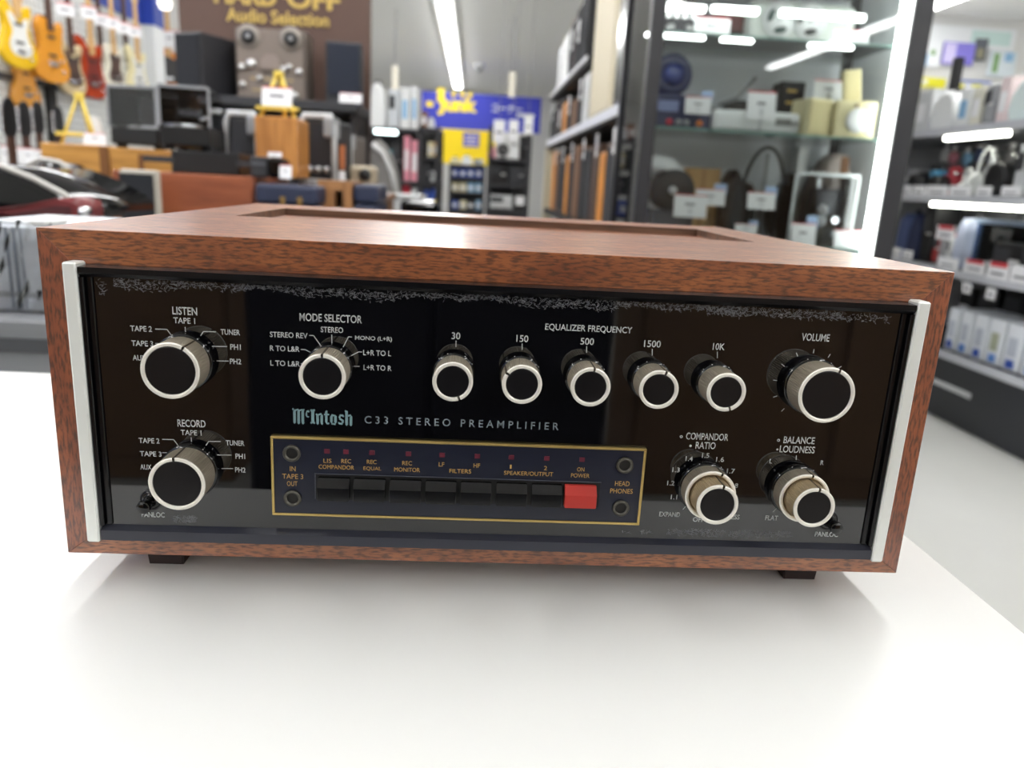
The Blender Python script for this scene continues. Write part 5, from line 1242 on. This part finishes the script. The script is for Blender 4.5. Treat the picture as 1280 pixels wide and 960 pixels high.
o, h = cream('small cream speaker with a bare white cone nearest the light strip', 1044, 126, 1094, 172, .06, math.radians(-6), True)
a, b, z0, z1 = sv(1058, 87, 1080, 128, .12)
zt = zc[1] + h + .001
o = thing('cream_board', 'cream narrow board leaning on top of the bare cone speaker', 'board', ((a + b) / 2, YV + .12, zt)); hw = (b - a) / 2
Mx = Matrix.Rotation(math.radians(-9), 4, 'Y')
MB().use(CREAM).box(-hw, hw, 0, .02, 0.0, z1 - zt, .003, Mx).build('board', None, o); MB().use(mat('cream_cloth', (206, 194, 150), .8)).box(-hw * .8, hw * .8, -.003, 0, .006, (z1 - zt) * .95, 0, Mx).build('cloth', None, o)
scard(857, 120, 890, 143, .05, 1, 'white price card before the dark blue player on the middle showcase shelf', True)
a, b, z0, z1 = sv(935, 113, 971, 150, .07)
scard(935, 113, 971, 150, .07, 1, 'tall white price card in front of the low white receiver')
scard(1018, 99, 1056, 127, .23, 1, 'white price card standing up behind the two cream speakers')
# lower shelf
o, hw, h = unit('cone_speaker', 'grey speaker with a round cone under a white lid on the lower showcase shelf', 'speaker', 816, 216, 868, 300, .14, 0, .2, None)
MB().use(mat('slate', (84, 88, 98), .5)).box(-hw, hw, 0, .18, 0, h * .42, .006).build('base_unit', None, o)
MB().use(CHAR).lathe([(hw * .95, .14), (hw, .02), (hw * .9, 0), (hw * .45, .02), (hw * .3, .01), (0, .006)], 'y', (0, 0, h * .42 + hw * .93), 30).build('cone', None, o)
MB().use(LGREY).lathe([(hw * .2, .01), (hw * .15, -.012), (0, -.016)], 'y', (-hw * .1, 0, h * .42 + hw * .93), 16).build('centre', None, o)
z_lid = zc[0] + h * .42 + hw * 1.86
o, hw, h = unit('pointed_cover', 'white pointed cover lying on the round grey speaker', 'cover', 814, 202, 856, 220, .16, 0, .14, None); o.location.z = z_lid
MB().use(WHITEP).poly([(-hw, 0), (hw, 0), (hw * .2, .045), (-hw * .6, .055), (-hw, .04)], 'y', 0, .12, .004).build('shell', None, o); MB().use(LGREY).box(-hw, hw, -.004, 0, 0, .01).build('rim', None, o)
o, hw, h = unit('cardboard_box', 'brown cardboard box behind the price cards on the lower showcase shelf', 'box', 855, 210, 897, 300, .3, 0, .15, None)
MB().use(CARTON).box(-hw, hw, 0, .14, 0, h, .003).build('body', None, o); MB().use(mat('packing_tape', (176, 136, 86), .4)).box(-hw * .12, hw * .12, -.001, .0, 0, h).build('tape', None, o)
o, hw, h = unit('black_goggles', 'bulky black headset beside the cardboard box on the lower showcase shelf', 'headset', 905, 212, 934, 300, .2, 0, .14, None)
MB().use(BLACK).poly(on_floor(smooth_outline([(-hw, h * .2), (-hw * .3, 0), (hw * .6, 0), (hw, h * .35), (hw * .6, h * .8), (-hw * .2, h), (-hw * .9, h * .7)], 3)), 'y', 0, .13, .015, None, True).build('shell', None, o)
MB().use(CHAR).poly(smooth_outline([(-hw * .6, h * .3), (hw * .3, h * .15), (hw * .6, h * .5), (-hw * .1, h * .8)], 3), 'y', -.012, 0, .004, None, True).build('pad', None, o)
def phones(label, u0, v0, u1, v1, dy, k, m, seat=None):
    o, hw, h = unit('headphones', label, 'headphones', u0, v0, u1, v1, dy, k, .1, None)
    r = hw * .82; ch = h * .3
    pts = [(r * math.cos(math.radians(t)), .05, h * .4 + (h * .58) * math.sin(math.radians(t))) for t in range(0, 181, 12)]
    MB().use(m).tube([(r, .05, h * .22)] + pts + [(-r, .05, h * .22)], hw * .07, 10).build('headband', None, o)
    for s in (-1, 1):
        c = MB().use(m).lathe([(0, -hw * .1), (ch * .8, -hw * .1), (ch, 0), (ch, hw * .22), (ch * .7, hw * .34), (0, hw * .36)], 'x', (0, 0, 0), 26).build('ear_cup', None, o)
        c.location = (s * r * .70, .05, ch + .002); c.rotation_euler = (0, 0, 0 if s > 0 else math.pi)
    mb = MB().use(GREYP).box(-.02, .02, .02, .08, 0, .01).box(-.006, .006, .044, .056, .01, h * .92); mb.build('stand_post', None, o)
    return o
phones('large black headphones on a thin stand on the lower showcase shelf', 926, 181, 992, 300, .325, 0, BLACK)
o, hw, h = unit('clear_box', 'clear acrylic box holding a dark camera on the lower showcase shelf', 'display box', 990, 219, 1068, 303, .09, 0, .2, None)
t = .004; dp = .16
mb = MB().use(CLEAR).box(-hw, hw, 0, t, 0, h).box(-hw, hw, dp - t, dp, 0, h).box(-hw, -hw + t, t, dp - t, 0, h).box(hw - t, hw, t, dp - t, 0, h).box(-hw, hw, 0, dp, h, h + t)
mb.build('acrylic_shell', None, o)
mb = MB().use(mat('acrylic_edge', (205, 210, 212), .3))
for x in (-hw, hw): mb.box(x - .005, x + .005, -.004, .002, 0, h)
mb.box(-hw, hw, -.004, .002, h - .004, h + .008); mb.build('edges', None, o)
o, hw2, h2 = unit('dark_camera', 'dark camera with shiny rings inside the clear acrylic box', 'camera', 1018, 236, 1054, 302, .15, 0, .1, None)
MB().use(mat('camera_body', (52, 54, 60), .35)).box(-hw2, hw2, .02, .09, h2 * .5, h2, .008).build('body', None, o)
MB().use(mat('camera_grip', (72, 68, 60), .5)).box(-hw2 * .8, hw2 * .8, .02, .09, 0, h2 * .52, .006).build('lower_body', None, o)
for s, t_, r in ((-.45, .42, .02), (.45, .45, .018), (.42, .2, .013), (-.5, .62, .024)):
    MB().use(CHROME).lathe([(r, .02), (r, -.005), (r * .6, -.008), (0, 0)], 'y', (s * hw2, 0, t_ * h2), 20).build('ring', None, o)
o, hw, h = unit('white_sleeve', 'narrow white upright sleeve behind the clear acrylic box', 'sleeve', 991, 184, 1003, 303, .4, 0, .08, None)
MB().use(WHITEP).box(-hw, hw, 0, .08, 0, h, .004).build('body', None, o); MB().use(LGREY).box(-hw * .9, hw * .9, .0, .08, h, h + .006, .001).build('cap', None, o)
o, hw, h = unit('fur_pouch', 'brown and grey mottled pouch behind the clear acrylic box', 'pouch', 1019, 192, 1058, 303, .3, 0, .12, None)
MB().use(mat('mottled', (176, 164, 158), .8, noise=.5, nscale=60)).poly(on_floor(smooth_outline([(-hw, 0), (hw, 0), (hw, h * .8), (hw * .6, h), (-hw * .4, h * .93), (-hw, h * .6)], 3)), 'y', 0, .12, .01, None, True).build('body', None, o); MB().use(BROWNP).box(hw * .3, hw * .8, -.006, 0, h * .7, h * .97, .003).build('flap', None, o)
scard(843, 243, 884, 272, .06, 0, 'white price card in front of the round grey speaker on the lower showcase shelf')
scard(870, 236, 907, 257, .1, 0, 'white price card in front of the cardboard box on the lower showcase shelf', True)
scard(935, 240, 970, 262, .07, 0, 'white price card in front of the large black headphones', True)
scard(919, 280, 947, 293, .04, 0, 'low white price card under the large black headphones', True)
scard(990, 279, 1021, 304, .045, 0, 'white price card before the clear acrylic box, on its headphone side', True)
scard(1043, 288, 1083, 313, .035, 0, 'white price card with a red edge between the clear acrylic box and light strip')

# ================================================================== camera shelves beyond the showcase (they face the table)
XR = 2.15
zr = [.30, Wx(1240, 347, XR).z, Wx(1200, 245, XR).z, Wx(1200, 157, XR).z]
yA, yB = 2.1, 4.6
SHELFG = mat('shelf_grey', (120, 122, 126), .45)
o = thing('camera_shelving', 'long grey shelving unit of cameras and gadgets across the far aisle', 'shelving', (XR, yA, 0)); L = yB - yA
MB().use(mat('shelving_base', (44, 46, 50), .5)).box(0, .5, 0, L, 0, zr[0] - .03).build('base', None, o)
for i, z in enumerate(zr):
    s = MB().use(SHELFG if i else BLACKM).box(0 if i < 3 else .04, .5, 0, L, z - .03, z, .002).build('shelf', None, o)
    MB().use(mat('price_rail', (196, 198, 204), .4)).box(-.01 if i < 3 else .03, 0 if i < 3 else .04, 0, L, z - .03, z + .004).build('price_rail', None, s)
MB().use(mat('shelving_back', (150, 152, 156), .6)).box(.5, .52, 0, L, 0, zr[3] + .02).build('back_panel', None, o)
for yy in (.03, 1.25, L - .03): MB().use(SHELFG).box(.46, .5, yy - .02, yy + .02, 0, zr[3] + .25).build('upright', None, o)
LEDW = mat('shelf_led', (255, 255, 240), .5, emit=SHOWLED)
for u0, u1, v, xo in ((1180, 1255, 170, .06), (1163, 1210, 253, .04), (1215, 1290, 262, .2)):
    p, r = Wx(u0, v, XR + xo), Wx(u1, v, XR + xo)
    z = (zr[3] if v < 200 else zr[2]) - .031
    MB().use(LEDW).box(xo, xo + .03, r.y - yA, p.y - yA, z - .02, z, .003).build('shelf_light', None, o)
def rgood(label, u0, v0, u1, v1, k, m, kind, dx=.06, dep=.14, group=None, name=None, cat=None):
    """article on shelf k of the camera shelving, facing the table; picture columns give its span along the shelf"""
    X = XR + dx
    vm = (v0 + v1) / 2
    p, r = Wx(u1, vm, X).y, Wx(u0, vm, X).y
    zt = Wx((u0 + u1) / 2, v0, X).z
    hw = abs(r - p) / 2 * .92; h = max(.03, zt - zr[k])
    return make_good(label, (X, (p + r) / 2, zr[k]), -math.pi / 2, hw, h, m, kind, dep, group, name, cat)
SGRP = ('goods on the lowest shelf of the camera shelving', 'goods on the second shelf of the camera shelving', 'goods on the third shelf of the camera shelving', 'goods on the top of the camera shelving')
for u0, v0, u1, v1, m, k, lab in (
        (1134, 116, 1164, 162, LGREY, 'box', 'pale grey carton on top of the camera shelving, beside the showcase post'),
        (1166, 112, 1192, 160, WHITEP, 'bag', 'white soft pack on top of the camera shelving, beside the black pole'),
        (1198, 112, 1212, 156, WHITEP, 'box', 'white carton on top of the camera shelving, just past the black pole'),
        (1214, 110, 1228, 154, mat('ivory_pack', (222, 220, 205), .5), 'box', 'ivory carton on top of the camera shelving among white ones'),
        (1230, 106, 1244, 152, GREYP, 'machine', 'grey machine on top of the camera shelving among the white cartons'),
        (1248, 98, 1262, 148, mat('blush_pack', (232, 214, 214), .5), 'box', 'pale pinkish carton on top of the camera shelving'),
        (1264, 96, 1290, 146, mat('mint_pack', (222, 236, 234), .5), 'bag', 'large pale mint pack on top of the camera shelving')):
    rgood(lab, u0, v0, u1, v1, 3, m, k, group=SGRP[3])
for u0, v0, u1, v1, m, k, lab in (
        (1128, 204, 1142, 240, GREYP, 'round', 'grey round unit on the third shelf, beside the showcase post'),
        (1146, 204, 1157, 240, CHAR, 'cam', 'charcoal camera with a pale lens on the third shelf of the camera shelving'),
        (1160, 214, 1167, 240, mat('cyan_case', (84, 150, 190), .4), 'box', 'small blue carton on the third shelf of the camera shelving'),
        (1169, 208, 1181, 240, mat('dull_red', (150, 52, 62), .5), 'cam', 'red camera on the third shelf of the camera shelving'),
        (1186, 208, 1199, 240, LGREY, 'spool', 'pale headphones beside the red camera'),
        (1202, 182, 1226, 242, LGREY, 'spool', 'large pale headphones in the middle of the third shelf'),
        (1228, 186, 1242, 242, GREYP, 'round', 'grey round unit past the large pale headphones'),
        (1249, 182, 1261, 242, BLACK, 'cam', 'black camera near the picture edge on the third shelf'),
        (1268, 180, 1286, 242, LGREY, 'machine', 'pale machine at the picture edge on the third shelf')):
    rgood(lab, u0, v0, u1, v1, 2, m, k, dx=.10, group=SGRP[2])
# a second row hanging on pegs under the top shelf
for i, (u, v, m, lab) in enumerate(((1180, 186, WHITEP, 'white disc pack hanging under the top shelf light'), (1190, 188, PINK, 'pink disc pack hanging under the top shelf light'), (1207, 190, SKY, 'pale blue disc pack hanging under the top shelf light'), (1224, 186, mat('navy_pack', (70, 86, 130), .4), 'navy disc pack hanging under the top shelf light'), (1240, 190, LGREY, 'pale grey disc pack hanging under the top shelf light'), (1262, 186, SILVER, 'silver disc pack hanging nearest the picture edge'))):
    q = Wx(u, v + 9, XR + .34)
    o = thing('hanging_pack', lab, 'pack', (q.x, q.y, q.z), -math.pi / 2, 'disc packs hanging in the camera shelving')
    r = .034
    MB().use(m).lathe([(r, .02), (r, 0), (r * .6, -.006), (0, 0)], 'y', (0, 0, 0), 22).build('disc', None, o)
    MB().use(CHROME).tube([(0, -.02, r + .012), (0, .157, r + .012)], .003, 6).build('peg', None, o)
    MB().use(WHITE).box(-.012, .012, .005, .008, r * .8, r + .025).build('hang_tab', None, o)
for u0, v0, u1, v1, m, k, lab in (
        (1122, 262, 1134, 318, mat('denim_blue', (84, 98, 140), .7), 'bag', 'faded blue bag on the second shelf, beside the showcase post'),
        (1136, 262, 1150, 318, mat('dark_denim', (44, 52, 84), .7), 'bag', 'dark blue bag on the second shelf of the camera shelving'),
        (1152, 256, 1166, 324, BLACK, 'machine', 'black machine beside the dark blue bag on the second shelf'),
        (1165, 290, 1177, 326, mat('red_black', (150, 40, 40), .4), 'machine', 'red machine with a dark face on the second shelf'),
        (1179, 296, 1191, 328, LGREY, 'machine', 'pale grey machine between the red one and the leaning pale case'),
        (1193, 268, 1206, 336, mat('pale_blue_grey', (176, 184, 206), .4), 'bag', 'pale blue grey upright case on the second shelf')):
    rgood(lab, u0, v0, u1, v1, 1, m, k, dx=.10, group=SGRP[1])
p, r = Wx(1290, 290, XR + .12).y, Wx(1220, 290, XR + .12).y
zt = Wx(1250, 258, XR + .12).z
o = thing('plastic_drawer', 'translucent blue plastic bin on the second shelf of the camera shelving', 'bin', (XR + .12, p, zr[1]), 0)
BINM = glass('bin_blue', (.55, .66, .80), 1.0)
mb = MB().use(BINM); wd = r - p; h = zt - zr[1] - .07; t = .005
mb.box(0, t, 0, wd, 0, h).box(.3 - t, .3, 0, wd, 0, h).box(t, .3 - t, 0, t, 0, h).box(t, .3 - t, wd - t, wd, 0, h).box(t, .3 - t, t, wd - t, 0, t)
mb.build('tub', None, o)
MB().use(mat('bin_rim', (150, 168, 192), .35)).box(-.008, .012, -.006, wd + .006, h - .008, h + .012, .003).build('rim', None, o)
MB().use(mat('bin_contents', (84, 98, 124), .7)).box(.03, .28, .02, wd - .02, .006, h * .7, .01).build('contents', None, o)
rgood('black flat player in front of the translucent blue bin', 1240, 304, 1282, 322, 1, BLACK, 'machine', dx=.0, dep=.1, group=SGRP[1])
def rcard(label, u0, v0, u1, v1, k, red, z=None, group='price cards on the camera shelving'):
    X = XR - .012; vm = (v0 + v1) / 2
    p, r = Wx(u1, vm, X).y, Wx(u0, vm, X).y; z0, z1 = Wx((u0 + u1) / 2, v1, X).z, Wx((u0 + u1) / 2, v0, X).z
    o = thing('price_card', label, 'price card', (X, p, z0 if z is None else z), 0, group); h = z1 - z0; wd = r - p
    mb = MB().use(WHITE).box(-.002, 0, 0, wd, 0, h)
    if red: mb.use(RED).box(-.003, -.002, wd * .1, wd * .9, h * .72, h)
    mb.use(GREYINK).box(-.003, -.002, wd * .2, wd * .8, h * .25, h * .4).build('card', None, o)
    MB().use(GREYP).box(0, .002, wd * .3, wd * .7, -(z0 - zr[1]) - .001 if label.startswith('white and red card') else -.002, h * .5).build('clip', None, o)
for i, (u0, v0, u1, v1, k, rd, lab) in enumerate((
        (1123, 232, 1140, 245, 2, 0, 'white price card on the third shelf edge, beside the showcase post'), (1142, 232, 1156, 245, 2, 0, 'white price card on the third shelf edge under the charcoal camera'), (1158, 232, 1185, 245, 2, 0, 'wide white price card on the third shelf edge under the red camera'), (1187, 232, 1214, 245, 2, 0, 'wide white price card on the third shelf edge under the pale headphones'), (1220, 233, 1240, 245, 2, 0, 'white price card on the third shelf edge past the headphones'), (1252, 233, 1276, 245, 2, 0, 'white price card on the third shelf edge at the picture edge'),
        (1111, 309, 1126, 322, 1, 0, 'white price card on the second shelf edge, beside the showcase post'), (1128, 313, 1141, 324, 1, 0, 'white price card on the second shelf edge under the dark blue bag'), (1171, 282, 1194, 300, 1, 1, 'white and red card standing above the pale grey machine'), (1172, 322, 1198, 336, 1, 0, 'white price card on the second shelf edge under the pale grey machine'), (1205, 325, 1232, 342, 1, 1, 'white card with a red band under the pale blue grey case'), (1234, 328, 1262, 350, 1, 1, 'white card with a red band before the flat black player'), (1263, 332, 1290, 355, 1, 0, 'white card at the picture edge of the second shelf'))):
    rcard(lab, u0, v0, u1, v1, k, rd)
for u0, v0, u1, v1, m, k, lab in (
        (1196, 362, 1216, 400, BLACKM, 'box', 'black carton on the shelf above the white boxes, beside the walnut case'), (1219, 360, 1246, 410, BLACK, 'machine', 'black machine in the dark shelf above the white boxes'), (1249, 360, 1290, 430, BLACKM, 'machine', 'black machine at the picture edge in the dark shelf above the white boxes')):
    rgood(lab, u0, v0, u1, v1, 0, m, k, dx=.28, group='dark goods behind the white boxes')
for i, (u, v, lab) in enumerate(((1210, 348, 'small white label under the second shelf, beside the walnut case'), (1240, 355, 'white label under the second shelf before the black machine'))):
    q = Wx(u, v + 6, XR - .004)
    o = thing('shelf_label', lab, 'label', (q.x, q.y, q.z), 0, 'labels under the second shelf')
    MB().use(WHITE).box(-.002, 0, -.03, .03, -.045, 0).use(GREYINK).box(-.003, -.002, -.015, .015, -.03, -.02).build('label_card', None, o); MB().use(GREYP).box(-.001, .004, -.008, .008, 0, zr[1] - q.z - .01).build('tab', None, o)
WB = mat('white_carton', (232, 236, 242), .5)
for i, (u0, u1) in enumerate(((1180, 1194), (1196, 1212), (1214, 1232), (1234, 1254), (1256, 1280), (1282, 1310))):
    X = XR + .04; p, r = Wx(u1, 420, X).y, Wx(u0, 420, X).y; h = Wx(1230, 396, X).z - zr[0]
    o = thing('white_carton', f'white carton with a blue label low in the camera shelving, {ORD[i]} from the walnut case', 'carton', (X, p, zr[0]), 0, 'white cartons in the camera shelving'); wd = r - p - .012
    MB().use(WB).box(0, .22, 0, wd, 0, h, .004).build('body', None, o)
    mb = MB().use(BLUEP if i % 2 == 0 else mat('label_blue_pale', (90, 140, 215), .5)).box(-.002, 0, wd * .25, wd * .75, h * .06, h * .24)
    mb.use(mat('label_olive', (170, 175, 150), .5) if i == 3 else mat('label_grey', (190, 196, 208), .5)).box(-.002, 0, wd * .25, wd * .8, h * .32, h * .72); mb.build('label_print', None, o)
    MB().use(WB).box(.002, .218, .002, wd - .002, h, h + .003).build('flap', None, o)
q = Wx(1160, 452, XR - .006)
q = Wx(1195, 452, XR - .006)
o = thing('base_strip', 'pale metal strip on the black base of the camera shelving', 'strip', (XR - .006, q.y - .14, .14)); MB().use(LGREY).box(0, .006, 0, .28, 0, .025, .002).build('plate', None, o); MB().use(GREYP).box(-.002, .001, .01, .02, .008, .016).build('screw', None, o)
# black pole on top of the shelving
p0, p1 = Wx(1190, 122, XR + .25), Wx(1192, 74, XR + .25)
o = thing('black_pole_stand', 'short black pole on a round foot standing on top of the camera shelving', 'stand', (p0.x, p0.y, zr[3]))
MB().use(BLACKM).lathe([(0, .02), (.045, .018), (.045, 0)], 'z', (0, 0, 0), 24).build('foot_disc', None, o)
MB().use(BLACKM).box(-.02, .02, -.022, .022, .018, p1.z - zr[3], .004).build('pole', None, o)

# posters on the wall behind the shelving
yw = 9.27
def poster(label, u0, v0, u1, v1, m, extra=(), dy=0.0, name='wall_poster', cat='poster'):
    a, b, z0, z1 = rect(u0, v0, u1, v1, yw - dy)
    o = thing(name, label, cat, ((a + b) / 2, yw - dy, (z0 + z1) / 2), 0, 'posters beyond the camera shelving'); hw, hh = (b - a) / 2, (z1 - z0) / 2
    MB().use(m).box(-hw, hw, 0, .025, -hh, hh).build('sheet', None, o)
    if extra:
        mb = MB()
        for mm_, x0, x1, q0, q1 in extra: mb.use(mm_).box(hw * x0, hw * x1, -.004, 0, hh * q0, hh * q1)
        mb.build('print', None, o)
PW = mat('poster_white', (240, 243, 246), .5); GREENP = mat('poster_green', (130, 170, 110), .5); PURP = mat('poster_violet', (140, 130, 225), .5)
poster('wide white banner at the top of the wall beyond the camera shelving', 1146, 33, 1270, 60, PW, ((mat('poster_mint', (206, 230, 226), .5), .1, .9, -.6, .7),))
poster('white poster with pale blue and green marks beside the showcase post', 1148, 50, 1176, 84, PW, ((SKY, -.8, -.1, -.9, 0), (GREENP, .1, .5, -.1, .3)), .03)
poster('violet screen poster in the middle of the wall beyond the camera shelving', 1179, 53, 1218, 81, PURP, ((mat('poster_lilac', (214, 205, 245), .5), -.95, -.2, -.9, .9),), .035)
poster('dark grey narrow poster beside the violet one', 1219, 48, 1234, 76, mat('poster_grey', (96, 100, 108), .5), ((mat('poster_sand', (150, 146, 120), .5), -.6, .5, -.8, .1),), .03)
poster('pale poster with a green stripe near the picture edge', 1236, 64, 1270, 96, mat('poster_ice', (222, 232, 238), .5), ((GREENP, -.7, -.3, -.7, .8), (SKY, .1, .7, .2, .9)), .03)
poster('yellow strip sign over the cartons, beside the showcase post', 1144, 97, 1182, 109, mat('strip_yellow', (226, 220, 50), .5), ((PW, -.8, -.2, -.4, .4),), .03)
poster('white and blue strip sign with yellow marks over the cartons', 1190, 100, 1240, 113, mat('strip_white', (226, 228, 236), .5), ((BLUEP, -.9, .9, .5, .9), (mat('strip_yellow', (226, 220, 50), .5), -.7, -.4, -.6, .2), (mat('strip_yellow', (226, 220, 50), .5), 0, .5, -.6, .2)), .03)

# unseen furniture added behind the viewpoint to shape the reflections in the black glass
o = thing('added_dark_cabinet', 'unseen dark cabinet added behind the viewpoint for a dark reflection in the black glass', 'cabinet', (-.085, -1.0, 0))
MB().use(mat('added_dark_paint', (16, 16, 24), .6)).box(-.33, .33, -.45, 0, 0, 1.2, .006).build('body', None, o)  # stands in for the viewer's dark reflection
MB().use(mat('added_dark_door', (14, 14, 22), .6)).box(-.32, -.005, 0, .015, .05, 1.17, .003).build('door', None, o); MB().use(mat('added_dark_door', (14, 14, 22), .6)).box(.005, .32, 0, .015, .05, 1.17, .003).build('door', None, o)
BSH = mat('added_brown_paint', (128, 100, 72), .7)
for a, b, lab in ((-2.6, -.72, 'unseen brown counter added behind the viewpoint for its reflection, on the guitar wall side'), (.50, 2.4, 'unseen brown counter added behind the viewpoint for its reflection, on the camera shelving side')):
    o = thing('added_brown_counter', lab, 'counter', (a, -1.9, 0), 0, 'brown counters added behind the viewpoint for reflection')
    MB().use(BSH).box(0, b - a, -.4, 0, 0, 1.1, .005).build('body', None, o)
    MB().use(BSH).box(-.01, b - a + .01, -.42, .02, 1.1, 1.13, .004).build('top', None, o)
    for k in range(3): MB().use(BSH).box((b - a) * k / 3 + .01, (b - a) * (k + 1) / 3 - .01, 0, .012, .08, 1.06, .003).build('door', None, o)
